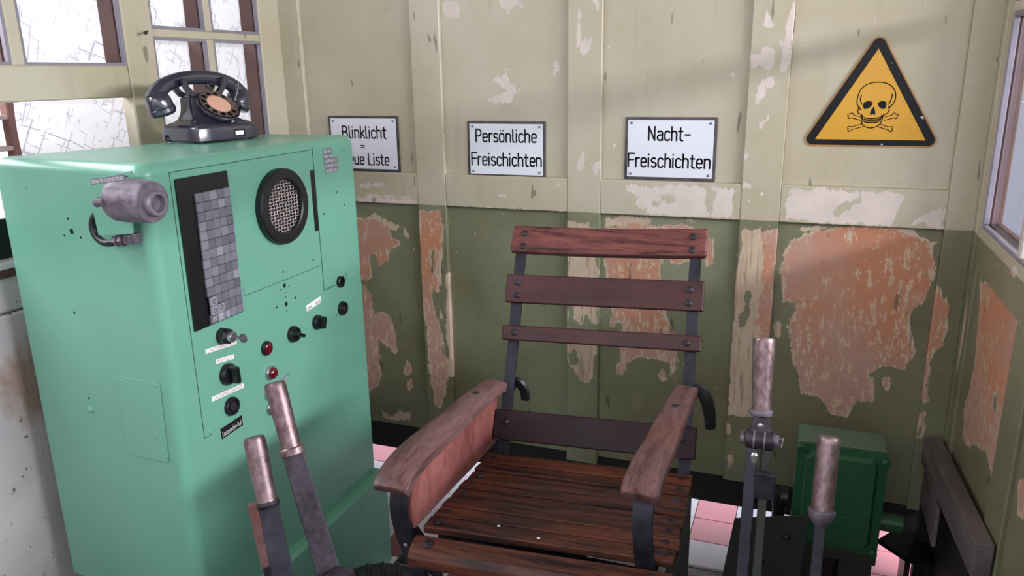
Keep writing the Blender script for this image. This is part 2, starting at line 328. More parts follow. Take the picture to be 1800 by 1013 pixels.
# ------------------------------------------------------------------ peel fields for painted boards
PEEL={"p1":[[[-0.996,1.465],[-0.92,1.458],[-0.871,1.5],[-0.896,1.514],[-0.919,1.527],[-0.928,1.554],[-0.944,1.55],[-0.972,1.533],[-0.953,1.515],[-0.935,1.497]],[[-1.146,1.783],[-1.09,1.781],[-1.098,1.733],[-1.128,1.73],[-1.145,1.757]],[[-0.962,1.788],[-0.886,1.785],[-0.873,1.751],[-0.907,1.756],[-0.919,1.734],[-0.94,1.754]],[[-0.771,1.582],[-0.752,1.585],[-0.749,1.556],[-0.767,1.548]]],"s2":[[[-0.649,1.777],[-0.628,1.776],[-0.623,1.727],[-0.639,1.744]],[[-0.678,1.639],[-0.665,1.647],[-0.661,1.627],[-0.647,1.653],[-0.643,1.613],[-0.672,1.6]],[[-0.688,1.266],[-0.673,1.311],[-0.662,1.299],[-0.669,1.257],[-0.684,1.251]],[[-0.687,1.713],[-0.68,1.73],[-0.683,1.664],[-0.69,1.631]],[[-0.63,1.267],[-0.617,1.276],[-0.616,1.228],[-0.627,1.231]]],"s3":[[[-0.148,1.67],[-0.133,1.715],[-0.124,1.692],[-0.109,1.676],[-0.112,1.654],[-0.14,1.665]],[[-0.174,1.594],[-0.151,1.598],[-0.129,1.619],[-0.11,1.6],[-0.108,1.572],[-0.127,1.546],[-0.149,1.562],[-0.163,1.547],[-0.171,1.555]],[[-0.091,1.561],[-0.086,1.607],[-0.087,1.66],[-0.068,1.727],[-0.064,1.734],[-0.065,1.568],[-0.081,1.545]],[[-0.15,1.459],[-0.138,1.523],[-0.131,1.483],[-0.146,1.456]],[[-0.137,1.387],[-0.116,1.427],[-0.112,1.419],[-0.129,1.387]],[[-0.179,1.32],[-0.167,1.304],[-0.174,1.287]],[[-0.13,1.523],[-0.105,1.53],[-0.103,1.507],[-0.121,1.507]],[[-0.175,1.228],[-0.153,1.22],[-0.153,1.212],[-0.174,1.211]],[[-0.077,1.231],[-0.067,1.231],[-0.067,1.189],[-0.075,1.206]]],"r0":[[[-1.512,1.133],[-1.268,1.128],[-1.269,1.108],[-1.514,1.101]],[[-1.501,1.18],[-1.402,1.192],[-1.399,1.167],[-1.498,1.16]],[[-1.48,1.144],[-1.296,1.141],[-1.297,1.131],[-1.482,1.123]]],"r1":[[[-1.143,1.112],[-0.733,1.116],[-0.721,1.106],[-1.153,1.099]],[[-0.973,1.163],[-0.932,1.161],[-0.932,1.154],[-0.973,1.154]],[[-0.762,1.212],[-0.745,1.2],[-0.753,1.187],[-0.764,1.197]]],"r2":[[[-0.531,1.207],[-0.411,1.208],[-0.385,1.216],[-0.282,1.207],[-0.275,1.173],[-0.255,1.173],[-0.262,1.208],[-0.182,1.211],[-0.197,1.176],[-0.193,1.113],[-0.453,1.12],[-0.462,1.134],[-0.499,1.142],[-0.49,1.173],[-0.527,1.189]]],"r2h":[[[-0.281,1.197],[-0.244,1.198],[-0.255,1.173],[-0.261,1.126],[-0.279,1.151]],[[-0.415,1.174],[-0.375,1.179],[-0.366,1.158],[-0.397,1.153]],[[-0.445,1.157],[-0.418,1.158],[-0.421,1.138],[-0.439,1.141]]],"r3":[[[-0.038,1.217],[-0.022,1.215],[0.277,1.209],[0.265,1.191],[0.242,1.161],[0.241,1.116],[-0.054,1.117],[-0.048,1.148],[-0.058,1.165],[-0.042,1.19]],[[0.353,1.17],[0.372,1.167],[0.366,1.113],[0.33,1.117],[0.322,1.133],[0.287,1.121],[0.302,1.14]]],"r3h":[[[0.081,1.146],[0.105,1.172],[0.155,1.197],[0.163,1.19],[0.09,1.134]]],"q0o":[[[-1.536,1.042],[-1.464,1.052],[-1.395,1.028],[-1.391,0.983],[-1.352,0.974],[-1.353,0.96],[-1.394,0.944],[-1.416,0.896],[-1.448,0.872],[-1.456,0.926],[-1.486,0.913],[-1.48,0.827],[-1.506,0.814],[-1.542,0.822]],[[-1.531,0.801],[-1.49,0.76],[-1.492,0.671],[-1.453,0.697],[-1.418,0.678],[-1.403,0.612],[-1.388,0.546],[-1.404,0.526],[-1.445,0.574],[-1.474,0.582],[-1.473,0.42],[-1.501,0.381],[-1.54,0.364],[-1.542,0.666]],[[-1.352,0.505],[-1.334,0.484],[-1.348,0.448],[-1.365,0.457]],[[-1.357,0.424],[-1.342,0.433],[-1.347,0.39],[-1.361,0.393]]],"q0p":[[[-1.482,0.3],[-1.446,0.27],[-1.394,0.301],[-1.35,0.301],[-1.352,0.267],[-1.422,0.249],[-1.477,0.258]],[[-1.348,1.037],[-1.322,1.018],[-1.317,0.987],[-1.339,1.002]],[[-1.487,1.051],[-1.45,1.073],[-1.349,1.027],[-1.373,1.004]]],"s1o":[[[-1.263,1.09],[-1.177,1.092],[-1.173,1.036],[-1.183,0.954],[-1.202,0.932],[-1.211,0.827],[-1.211,0.698],[-1.197,0.634],[-1.179,0.526],[-1.188,0.435],[-1.21,0.344],[-1.233,0.36],[-1.244,0.473],[-1.252,0.606],[-1.259,0.78],[-1.263,0.928]]],"s1p":[[[-1.263,1.09],[-1.175,1.092],[-1.172,1.016],[-1.189,0.829],[-1.2,0.828],[-1.194,0.7],[-1.271,0.692],[-1.265,0.928]],[[-1.169,0.872],[-1.153,0.873],[-1.153,0.484],[-1.172,0.482]]],"s1h":[[[-1.226,0.951],[-1.208,0.952],[-1.214,0.869],[-1.229,0.846]],[[-1.23,0.825],[-1.193,0.786],[-1.197,0.7],[-1.215,0.698]]],"s2p":[[[-0.721,1.076],[-0.646,1.079],[-0.646,1.064],[-0.618,1.062],[-0.616,0.933],[-0.613,0.757],[-0.617,0.635],[-0.626,0.552],[-0.638,0.519],[-0.67,0.529],[-0.695,0.564],[-0.72,0.582]]],"s2h2":[[[-0.72,0.807],[-0.692,0.789],[-0.702,0.748],[-0.668,0.736],[-0.653,0.773],[-0.617,0.727],[-0.652,0.693],[-0.7,0.698],[-0.72,0.726]],[[-0.712,0.624],[-0.687,0.648],[-0.679,0.587],[-0.703,0.584]]],"q2o":[[[-0.599,1.058],[-0.506,1.076],[-0.319,1.082],[-0.313,0.992],[-0.358,0.963],[-0.403,0.977],[-0.411,0.948],[-0.408,0.854],[-0.39,0.779],[-0.356,0.705],[-0.345,0.647],[-0.361,0.581],[-0.37,0.624],[-0.457,0.638],[-0.523,0.606],[-0.538,0.685],[-0.545,0.724],[-0.57,0.731],[-0.56,0.802],[-0.577,0.878],[-0.597,0.935]],[[-0.274,1.049],[-0.256,1.041],[-0.249,0.969],[-0.266,0.959]],[[-0.405,0.57],[-0.393,0.591],[-0.382,0.558],[-0.397,0.55]],[[-0.54,0.593],[-0.524,0.593],[-0.528,0.568],[-0.542,0.571]]],"q2p":[[[-0.593,1.09],[-0.525,1.104],[-0.488,1.095],[-0.452,1.102],[-0.446,1.09],[-0.473,1.074],[-0.593,1.067]],[[-0.339,1.108],[-0.304,1.104],[-0.307,1.093],[-0.335,1.096]]],"q2h":[[[-0.562,0.742],[-0.532,0.755],[-0.52,0.727],[-0.544,0.7],[-0.564,0.712]]],"s3lo":[[[-0.114,1.088],[-0.068,1.087],[-0.065,0.884],[-0.065,0.737],[-0.08,0.659],[-0.098,0.808],[-0.1,0.953]]],"s3lp":[[[-0.171,1.102],[-0.162,1.091],[-0.125,1.087],[-0.066,1.087],[-0.065,0.884],[-0.066,0.737],[-0.061,0.507],[-0.084,0.468],[-0.119,0.469],[-0.167,0.472],[-0.177,0.57],[-0.173,0.725],[-0.177,0.874],[-0.175,0.983]],[[-0.18,0.439],[-0.166,0.442],[-0.162,0.381],[-0.177,0.389]],[[-0.167,0.329],[-0.152,0.332],[-0.155,0.279],[-0.164,0.278]]],"s3lh":[[[-0.146,0.891],[-0.129,0.897],[-0.126,0.842],[-0.13,0.795],[-0.152,0.774],[-0.164,0.801],[-0.145,0.831]]],"q3o":[[[-0.021,1.055],[0.035,1.088],[0.141,1.104],[0.23,1.108],[0.347,1.069],[0.354,1.037],[0.359,0.946],[0.348,0.903],[0.321,0.875],[0.32,0.823],[0.332,0.736],[0.32,0.686],[0.291,0.696],[0.256,0.686],[0.23,0.661],[0.242,0.616],[0.241,0.579],[0.193,0.559],[0.173,0.513],[0.135,0.517],[0.095,0.568],[0.045,0.571],[0.026,0.635],[0.009,0.708],[-0.008,0.78],[-0.01,0.853],[-0.037,0.868],[-0.047,0.957],[-0.04,1.028]],[[0.27,0.648],[0.285,0.653],[0.285,0.622],[0.272,0.626]],[[-0.048,0.813],[-0.035,0.795],[-0.035,0.749],[-0.049,0.757]]],"q3p":[[[-0.013,1.095],[0.068,1.108],[0.075,1.095],[0.051,1.082],[-0.004,1.085]],[[0.23,1.108],[0.289,1.107],[0.353,1.07],[0.352,1.053],[0.309,1.054],[0.233,1.079]],[[-0.033,1.054],[0.05,1.094],[0.059,1.082],[-0.024,1.029]]],"q3h":[[[-0.041,0.864],[-0.003,0.868],[0.01,0.84],[-0.003,0.806],[-0.04,0.81]]],"s4o":[[[0.375,0.956],[0.407,0.891],[0.411,0.823],[0.4,0.767],[0.385,0.765],[0.38,0.707],[0.384,0.599],[0.372,0.625],[0.366,0.784],[0.368,0.888]],[[0.375,0.552],[0.385,0.557],[0.388,0.48],[0.379,0.482]]],"w0o":[[[2.227,1.011],[2.078,1.031],[1.962,1.042],[1.844,1.046],[1.816,0.989],[1.783,0.872],[1.785,0.812],[1.804,0.759],[1.808,0.658],[1.868,0.654],[1.929,0.674],[2.022,0.644],[2.171,0.605],[2.229,0.654],[2.199,0.716],[2.184,0.802],[2.197,0.861],[2.224,0.946]]],"w0p":[[[2.273,1.01],[2.224,1.007],[2.192,0.924],[2.172,0.838],[2.19,0.736],[2.231,0.679],[2.2,0.575],[2.086,0.605],[2.158,0.717],[2.117,0.827]],[[2.219,1.031],[2.06,1.05],[2.077,1.028],[2.205,1.012]]],"w0h":[[[2.104,1.038],[2.042,1.043],[2.043,1.026],[2.091,1.02]],[[1.964,0.812],[1.925,0.828],[1.903,0.78],[1.936,0.773]]],"w1p":[[[2.415,1.007],[2.378,1.016],[2.332,0.914],[2.319,0.786],[2.337,0.729],[2.384,0.703],[2.385,0.798],[2.405,0.927]],[[2.194,1.162],[2.49,1.718],[2.432,1.714],[2.321,1.433],[2.27,1.148]]],"w2o":[[[1.966,1.106],[1.91,1.127],[1.879,1.12],[1.91,1.104]],[[1.632,0.752],[1.604,0.774],[1.566,0.715],[1.598,0.702]]]}
def sdf(P, polys):
    out = np.full(len(P), -.05)
    for poly in polys:
        q = np.array(poly); n = len(q); d = np.full(len(P), 9.0); ins = np.zeros(len(P), bool)
        for i in range(n):
            a = q[i]; b = q[(i+1) % n]; e = b-a; w_ = P-a
            t = np.clip((w_@e)/max(e@e, 1e-9), 0, 1)
            d = np.minimum(d, np.hypot(*(w_-t[:, None]*e).T))
            c = (a[1] > P[:, 1]) != (b[1] > P[:, 1])
            if b[1] != a[1]: ins ^= c & (P[:, 0] < (b[0]-a[0])*(P[:, 1]-a[1])/(b[1]-a[1])+a[0])
        out = np.maximum(out, np.where(ins, d, -d))
    return np.clip(out, -.05, .05)
def board(name, axis, u0, u1, z0, z1, face, thick, pf=(), of=(), hole=(), parent=None, mat=None, chamfer=.0025, slant=None, **kw):
    """painted board whose seen face lies at axis=face; thick is signed (towards the back). carries peel fields"""
    P_ = [p for k in pf for p in PEEL[k]] if pf else []; O_ = [p for k in of for p in PEEL[k]] if of else []; H_ = [p for k in hole for p in PEEL[k]] if hole else []
    g = .006 if (P_ or O_) else .2
    us = np.linspace(u0+chamfer, u1-chamfer, max(2, int((u1-u0)/g)+1)); zs = np.linspace(z0+chamfer, z1-chamfer, max(2, int((z1-z0)/g)+1))
    nu, nz = len(us), len(zs)
    U, Z = np.meshgrid(us, zs); pts2 = np.stack([U.ravel(), Z.ravel()], 1)
    def sl(u, z): return slant(u, z) if slant else 0
    def P3(u, z, d): return (u, d, z) if axis == 'y' else (d, u, z)
    verts = [P3(float(u), float(z), face) for u, z in pts2]
    faces = [(j*nu+i, j*nu+i+1, (j+1)*nu+i+1, (j+1)*nu+i) for j in range(nz-1) for i in range(nu-1)]
    s = 1 if thick > 0 else -1
    b0 = len(verts)
    ring = [i for i in range(nu)] + [j*nu+nu-1 for j in range(1, nz)] + [(nz-1)*nu+i for i in range(nu-2, -1, -1)] + [j*nu for j in range(nz-2, 0, -1)]
    ex = lambda v, lo, hi: lo if v <= lo+chamfer*1.01 else (hi if v >= hi-chamfer*1.01 else v)
    nr = len(ring)
    for i in ring: u, z = pts2[i]; verts.append(P3(ex(float(u), u0, u1), ex(float(z), z0, z1), face+s*chamfer))
    for i in ring: u, z = pts2[i]; verts.append(P3(ex(float(u), u0, u1), ex(float(z), z0, z1), face+thick))
    for k in range(nr):
        k2 = (k+1) % nr
        faces.append((ring[k], b0+k, b0+k2, ring[k2])); faces.append((b0+k, b0+nr+k, b0+nr+k2, b0+k2))
    faces.append(tuple(b0+nr+k for k in range(nr)))
    loc = Vector(P3((u0+u1)/2, z0, face)) if parent is None else LOC[parent]
    verts = [tuple(Vector(v)-loc) for v in verts]
    me = bpy.data.meshes.new(name); me.from_pydata(verts, [], faces); me.update()
    fld = {}
    for an, pl in (('pf', P_), ('of', O_)):
        a = me.attributes.new(an, 'FLOAT', 'POINT')
        base = sdf(pts2, pl) if pl else np.full(len(pts2), -.05)
        if H_ and pl: base = np.minimum(base, -sdf(pts2, H_))
        a.data.foreach_set('value', np.concatenate([base, base[ring], base[ring]]).astype(np.float32))
    bm = bmesh.new(); bm.from_mesh(me); bmesh.ops.recalc_face_normals(bm, faces=bm.faces); bm.to_mesh(me); bm.free()
    me.materials.append(mat or PAINT)
    o = bpy.data.objects.new(name, me); C.objects.link(o)
    if parent is None: o.location = loc
    else: o.parent = parent
    LOC[o] = loc
    return setp(o, **kw)

# ------------------------------------------------------------------ stroke lettering (plain engineering letters)
def arc(cx, cy, rx, ry, a0, a1, n=8):
    return [(cx+rx*math.cos(R(a0+(a1-a0)*i/n)), cy+ry*math.sin(R(a0+(a1-a0)*i/n))) for i in range(n+1)]
r_ = .19
def oo(x0, x1, y0, y1): # rounded o
    w_ = (x1-x0)/2; c = (x0+x1)/2
    return arc(c, y1-w_, w_, w_, 0, 180)+arc(c, y0+w_, w_, w_, 180, 360)+[(x1, y1-w_)]
G = {
 'l': (.28, [[(0, 1), (0, .12)]+arc(.12, .12, .12, .12, 180, 270, 4)+[(.15, 0)]]),
 'i': (.2, [[(0, .68), (0, 0)], [(0, .93), (0, .95)]]),
 'n': (.52, [[(0, .68), (0, 0)], [(0, .5)]+arc(.17, .5, .17, .18, 180, 0)+[(.34, 0)]]),
 'h': (.52, [[(0, 1), (0, 0)], [(0, .5)]+arc(.17, .5, .17, .18, 180, 0)+[(.34, 0)]]),
 'k': (.46, [[(0, 1), (0, 0)], [(.31, .68), (0, .3)], [(.11, .42), (.33, 0)]]),
 'c': (.47, [arc(.17, .5, .17, .18, 30, 180)+arc(.17, .18, .17, .18, 180, 330)]),
 't': (.4, [[(.08, .92), (.08, .13)]+arc(.21, .13, .13, .13, 180, 270, 4)+[(.25, 0)], [(-.05, .68), (.23, .68)]]),
 'e': (.5, [[(0, .35), (.34, .35), (.34, .5)]+arc(.17, .5, .17, .18, 0, 180)+arc(.17, .18, .17, .18, 180, 325)]),
 'u': (.52, [[(0, .68), (0, .18)]+arc(.17, .18, .17, .18, 180, 360), [(.34, .68), (.34, 0)]]),
 's': (.46, [arc(.16, .52, .15, .16, 40, 180, 6)+arc(.15, .5, .14, .15, 200, 270, 4)+arc(.17, .19, .15, .16, 90, 0, 4)+arc(.16, .17, .16, .17, 0, -145, 6)]),
 'r': (.36, [[(0, .68), (0, 0)], [(0, .48)]+arc(.18, .46, .18, .21, 170, 75, 5)]),
 'o': (.52, [oo(0, .34, 0, .68)]),
 'ö': (.52, [oo(0, .34, 0, .68), [(.06, .9), (.06, .92)], [(.28, .9), (.28, .92)]]),
 'a': (.52, [arc(.17, .52, .17, .16, 145, 0, 6)+[(.34, 0)], [(.34, .4), (.17, .4)]+arc(.17, .2, .17, .2, 90, 270, 8)+[(.22, 0), (.34, .1)]]),
 'B': (.6, [[(0, 0), (0, 1), (.2, 1)]+arc(.2, .76, .2, .24, 90, -90)+[(0, .52)], [(.2, .52)]+arc(.2, .26, .23, .26, 90, -90)+[(0, 0)]]),
 'L': (.5, [[(0, 1), (0, 0), (.38, 0)]]),
 'N': (.62, [[(0, 0), (0, 1), (.42, 0), (.42, 1)]]),
 'P': (.56, [[(0, 0), (0, 1), (.2, 1)]+arc(.2, .73, .21, .27, 90, -90)+[(0, .46)]]),
 'F': (.52, [[(0, 0), (0, 1), (.4, 1)], [(0, .53), (.34, .53)]]),
 '-': (.5, [[(.02, .42), (.34, .42)]]),
 '=': (.5, [[(0, .55), (.3, .55)], [(0, .3), (.3, .3)]]),
 ' ': (.3, []),
}
def ribbon(bm, pts, wd, z, mp):
    """2D stroke of width wd mapped by mp(u, v, z)"""
    def add(loop):
        try: bm.faces.new([bm.verts.new(mp(u, v, z)) for u, v in loop])
        except ValueError: pass
    for (x0, y0), (x1, y1) in zip(pts, pts[1:]):
        l = math.hypot(x1-x0, y1-y0)
        if l < 1e-7: continue
        nx, ny = -(y1-y0)/l*wd/2, (x1-x0)/l*wd/2
        add([(x0+nx, y0+ny), (x0-nx, y0-ny), (x1-nx, y1-ny), (x1+nx, y1+ny)])
    for x, y in pts: add([(x+wd/2*math.cos(k*math.pi/4), y+wd/2*math.sin(k*math.pi/4)) for k in range(8)])
def lettering(text, cx, base, cap, width, mp, wd=.125):
    tot = sum(G[c][0] for c in text)-.16
    kx = width/tot; x = 0; bm = B()
    for c in text:
        adv, st = G[c]
        for s in st: ribbon(bm, [(cx-width/2+(x+u)*kx, base+v*cap) for u, v in s], wd*cap, 0, mp)
        x += adv
    return bm
def text_bm(txt, height, mp, align='LEFT'):
    """small lettering with the built-in font; mp maps (u, v) to space"""
    cu = bpy.data.curves.new('lettering', 'FONT'); cu.body = txt; cu.size = height/.72; cu.resolution_u = 2; cu.align_x = align
    to = bpy.data.objects.new('lettering', cu); C.objects.link(to)
    dg = bpy.context.evaluated_depsgraph_get(); me = to.evaluated_get(dg).to_mesh()
    bm = B(); vs = [bm.verts.new(mp(v.co.x, v.co.y)) for v in me.vertices]
    for p in me.polygons:
        try: bm.faces.new([vs[i] for i in p.vertices])
        except ValueError: pass
    to.to_mesh_clear(); bpy.data.objects.remove(to); bpy.data.curves.remove(cu)
    return bm
# ================================================================== SETTING
# floor and tiles (x lines every .1395, y lines every .141)
floor = obj('floor', box(B(), -4.5, 3.2, -1.9, 6.0, -.12, -.014), CONC, kind='structure')
tile_me = {}
def tile_mesh(m):
    if m.name not in tile_me:
        bm = box(B(), .0012, .1383, .0012, .1398, -.012, 0, .0015, 1); me = bpy.data.meshes.new('tile'); bm.to_mesh(me); bm.free(); me.materials.append(m); tile_me[m.name] = me
    return tile_me[m.name]
def tile_rule(k, j):        # k column from x=-.276, j row down from y=2.526
    x = -.276+k*.1395; y = 2.526-j*.141
    if k == 0 and j < 1: return PINKT
    if k in (3, 4) and y < 2.4: return PINKT
    if k == 5: return PINKT if j < 0 else WHITET
    if y > 2.6 and k in (-10, -5, 5, 10): return PINKT
    if (k, j) in ((-7, 3), (-4, 3), (-5, 4)): return REDT
    if x > .1 and y < 2.8: return WHITET if k == 5 else PINKT
    return WHITET
for j in range(-9, 5):
    for k in range(-13, 9):
        x = -.276+k*.1395; y = 2.526-j*.141-.141+.141
        if y-.141 < 2.24 and x > -.55 and x < .1: continue
        o = bpy.data.objects.new('tile', tile_mesh(tile_rule(k, j))); C.objects.link(o); o.parent = floor; o.location = (x, y-.141, -.001*(abs(k*7+j*3) % 3)/3)
bm = B()
prism(bm, [(-.56, 1.4), (-.56, 2.2), (-.44, 2.235), (-.3, 2.21), (-.2, 2.2), (-.12, 2.215), (.02, 2.19), (.1, 2.2), (.12, 1.4)], 'z', -.014, .012, .004)
obj('concrete_slab', bm, CONC, label='broken grey concrete slab in front of the pink floor tiles', cat='slab', loc=(-.2, 1.9, -.014))

# back wall: stiles and rails proud, panels recessed
wb = thing('wall_back', (-.6, 2.44, .237), None, None, kind='structure')
PY, SY = 2.416, 2.40
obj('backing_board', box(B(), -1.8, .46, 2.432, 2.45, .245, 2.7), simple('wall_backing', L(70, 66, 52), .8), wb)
st = [(-1.777, -1.697, ()), (-1.2655, -1.157, 's1'), (-.720, -.6095, 's2'), (-.1765, -.064, 's3'), (.374, .446, 's4')]
board('stile', 'y', -1.80, -1.697, .237, 2.7, SY, .03, parent=wb)
board('stile', 'y', -1.2655, -1.157, .237, 2.7, SY, .03, pf=('s1p',), of=('s1o',), hole=('s1h',), parent=wb)
board('stile', 'y', -.720, -.6095, .215, 2.7, SY, .03, pf=('s2', 's2p'), of=(), hole=('s2h2',), parent=wb)
board('stile', 'y', -.1765, -.064, .237, 2.7, SY, .03, pf=('s3', 's3lp'), of=('s3lo',), hole=('s3lh',), parent=wb)
board('stile', 'y', .374, .446, .237, 2.7, SY, .03, of=('s4o',), parent=wb)
gaps = [(-1.697, -1.2655), (-1.157, -.720), (-.6095, -.1765), (-.064, .374)]
rp = [('r0',), ('r1',), ('r2',), ('r3',)]; rh = [(), (), ('r2h',), ('r3h',)]
upf = [(), ('p1',), (), ()]
lof = [('q0o',), (), ('q2o',), ('q3o',)]; lpf = [('q0p',), (), ('q2p',), ('q3p',)]; lho = [(), (), ('q2h',), ('q3h',)]
for i, (a, b) in enumerate(gaps):
    board('rail', 'y', a, b, 1.111, 1.2215, SY+.001, .03, pf=rp[i], hole=rh[i], parent=wb)
    board('panel', 'y', a, b, 1.2215, 2.7, PY, .018, pf=upf[i], parent=wb, chamfer=.001)
    board('panel', 'y', a, b, .240, 1.111, PY+.002, .016, pf=lpf[i], of=lof[i], hole=lho[i], parent=wb, chamfer=.001)
obj('trim_1', box(B(), -1.8, .46, 2.43, 2.53, .128, .237, .004), SILL_SHADE, kind='structure')

# right wall
wr = thing('wall_right', (.46, 1.5, .45), None, None, kind='structure')
FX = .443
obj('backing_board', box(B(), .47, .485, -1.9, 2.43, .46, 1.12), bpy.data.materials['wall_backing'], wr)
board('stile', 'x', 2.365, 2.402, .45, 2.7, FX+.001, .03, parent=wr, chamfer=.004)
board('stile', 'x', 2.291, 2.352, .45, 2.7, FX, .03, pf=('w1p',), parent=wr, chamfer=.004)
board('groove_board', 'x', 2.34, 2.37, .45, 1.09, FX+.014, .02, of=(), parent=wr)
board('groove_board', 'x', 2.34, 2.37, 1.09, 2.7, FX+.004, .02, of=(), parent=wr)
board('rail', 'x', .2, 2.291, 1.028, 1.141, FX, .03, pf=('w2o',), parent=wr)
board('panel', 'x', 1.83, 2.291, .45, 1.028, FX+.008, .02, pf=('w0p',), of=('w0o',), hole=('w0h',), parent=wr, chamfer=.001)
board('stile', 'x', 1.69, 1.83, .45, 1.028, FX, .03, parent=wr)
board('groove_board', 'x', 1.655, 1.69, .45, 1.028, FX+.014, .02, parent=wr)
board('stile', 'x', 1.50, 1.655, .45, 1.028, FX, .03, of=('w2o',), parent=wr)
board('panel', 'x', .2, 1.50, .45, 1.028, FX+.008, .02, parent=wr, chamfer=.001)
board('rail', 'x', -1.9, .2, .45, 1.141, FX, .03, parent=wr)
board('rail', 'x', -1.9, 2.402, 2.25, 2.7, FX, .03, parent=wr)
obj('light_skirt', box(B(), .47, .52, -1.9, 2.36, .0, .45, .003), SILL_SHADE, kind='structure')  # black sill, carried down to the floor to block low outdoor light
# right window
w3 = thing('window_3', (.46, 1.3, 1.141), None, None, kind='structure')
def bar(bm, *a, bev=.003): return box(bm, *a, bev, 1)
def winbars(root, axis_x, ys, zs, depth, beadside, post_w=.0):
    pass
obj('sill_bead', bar(B(), FX-.002, FX+.014, .2, 2.291, 1.141, 1.152), PUTTY, w3)
obj('side_bead', bar(B(), FX-.002, FX+.014, 2.281, 2.291, 1.152, 1.672), PUTTY, w3)
obj('top_bead', bar(B(), FX-.002, FX+.014, 1.9, 2.281, 1.664, 1.674), PUTTY, w3)
obj('transom_bar', bar(B(), FX-.003, FX+.03, .2, 2.291, 1.674, 1.70), simple('chipped_pale_bar', L(196, 184, 176), .5, 0, .15, 30), w3)
obj('upper_bead', bar(B(), FX-.002, FX+.014, .2, 2.291, 1.70, 1.712), PUTTY, w3)
for yy in (1.885, 1.36, .84): obj('glazing_bar', bar(B(), FX-.004, FX+.03, yy-.012, yy+.012, 1.152, 2.25), bpy.data.materials['chipped_pale_bar'], w3)
obj('outer_frame', box(bar(box(B(), FX+.0305, FX+.042, .2, 2.30, 1.135, 1.158), FX+.0145, FX+.042, 2.2815, 2.34, 1.13, 2.25), FX+.0305, FX+.042, .2, 2.2815, 1.668, 1.706), BROWNF, w3)
obj('pane', box(B(), FX+.016, FX+.019, 1.90, 2.28, 1.153, 1.673), GLASS, w3)
obj('pane', box(B(), FX+.016, FX+.019, 1.375, 1.87, 1.153, 1.673), GLASS, w3)
t = thing('notice_board', (.62, 3.3, .99), 'pale blue-grey board outside behind the right-hand window', 'board')
pm = simple('pale_blue_board', L(196, 200, 222), .6, 0, .03)
obj('sheet', box(B(), .61, .625, 2.42, 4.2, 1.0, 1.44, .002, 1), pm, t)
obj('sheet', box(B(), .612, .627, 2.42, 4.2, 1.443, 2.3, .002, 1), pm, t)

# left wall with its two windows
LX = -1.777
wl = thing('wall_left', (-1.79, 1.5, .0), None, None, kind='structure')
PUP = dict(parent=wl)
board('post', 'x', 2.290, 2.402, 1.05, 2.7, LX, -.03, parent=wl, chamfer=.004)
board('post', 'x', 1.707, 1.810, 1.05, 2.7, LX+.002, -.04, parent=wl, chamfer=.004)
board('rail', 'x', -.9, 1.706, 1.503, 1.588, LX, -.03, parent=wl, chamfer=.004)
board('mullion', 'x', 1.366, 1.398, 1.588, 2.7, LX, -.03, parent=wl)
board('rail', 'x', 1.81, 2.290, 1.668, 1.692, LX-.004, -.025, parent=wl)
board('mullion', 'x', 2.030, 2.058, 1.12, 1.668, LX-.002, -.025, parent=wl)
board('mullion', 'x', 2.030, 2.058, 1.692, 2.4, LX-.002, -.025, parent=wl)
board('rail', 'x', 1.81, 2.290, 1.10, 1.20, LX, -.03, parent=wl)
PEEL['stain'] = [[(1.36, .98), (1.40, .80), (1.36, .66), (1.22, .72), (1.13, .86), (1.20, .92), (1.30, .93)]]
def plaster(name, y0, y1, z0, z1, x, **kw):
    return board(name, 'x', y0, y1, z0, z1, x, -.06, pf=('stain',), parent=wl, mat=PLAST, chamfer=.006)
plaster('plaster_panel', .1, 2.42, 1.012, 1.118, LX); plaster('plaster_panel', .1, 2.42, .0, 1.008, LX+.001)
obj('sill', box(B(), -1.84, LX+.012, .1, 1.706, 1.118, 1.136, .004, 2), simple('white_sill_paint', L(214, 210, 212), .45, 0, .05), wl)
obj('lower_board', box(B(), -1.815, -1.80, .1, 1.706, 1.1365, 1.232, .002, 1), BLACKP, wl)
obj('sill_lip', box(B(), -1.80, LX+.008, .1, 1.706, 1.098, 1.1175, .003, 1), BROWNF, wl)
for nm, (y0, y1, z0, z1) in {'window_1': (1.398, 1.707, 1.588, 2.5), 'window_2': (1.81, 2.03, 1.692, 2.4), 'window_4': (2.058, 2.29, 1.692, 2.4), 'window_5': (1.81, 2.03, 1.2, 1.668), 'window_6': (2.058, 2.29, 1.2, 1.668), 'window_7': (.9, 1.366, 1.588, 2.5)}.items():
    r = thing(nm, (LX, (y0+y1)/2, z0), None, None, kind='structure')
    e = .008
    bm = B()
    box(bm, LX-.016, LX-.004, y0, y1, z0, z0+e); box(bm, LX-.016, LX-.004, y0, y0+e, z0+e, z1); box(bm, LX-.016, LX-.004, y1-e, y1, z0+e, z1); box(bm, LX-.016, LX-.004, y0+e, y1-e, z1-e, z1)
    obj('glazing_bead', bm, PUTTY, r)
    obj('pane', box(B(), LX-.020, LX-.0165, y0+.002, y1-.002, z0+.002, z1-.002), GLASS, r)
    bm = B(); d = LX-.068
    box(bm, d, LX-.0205, y1-.012, y1+.012, z0, z1); box(bm, d, LX-.0205, y0-.012, y0+.004, z0, z1); box(bm, d, LX-.0205, y0+.004, y1-.012, z0-.012, z0+.002)
    obj('outer_reveal', bm, BROWNF, r)
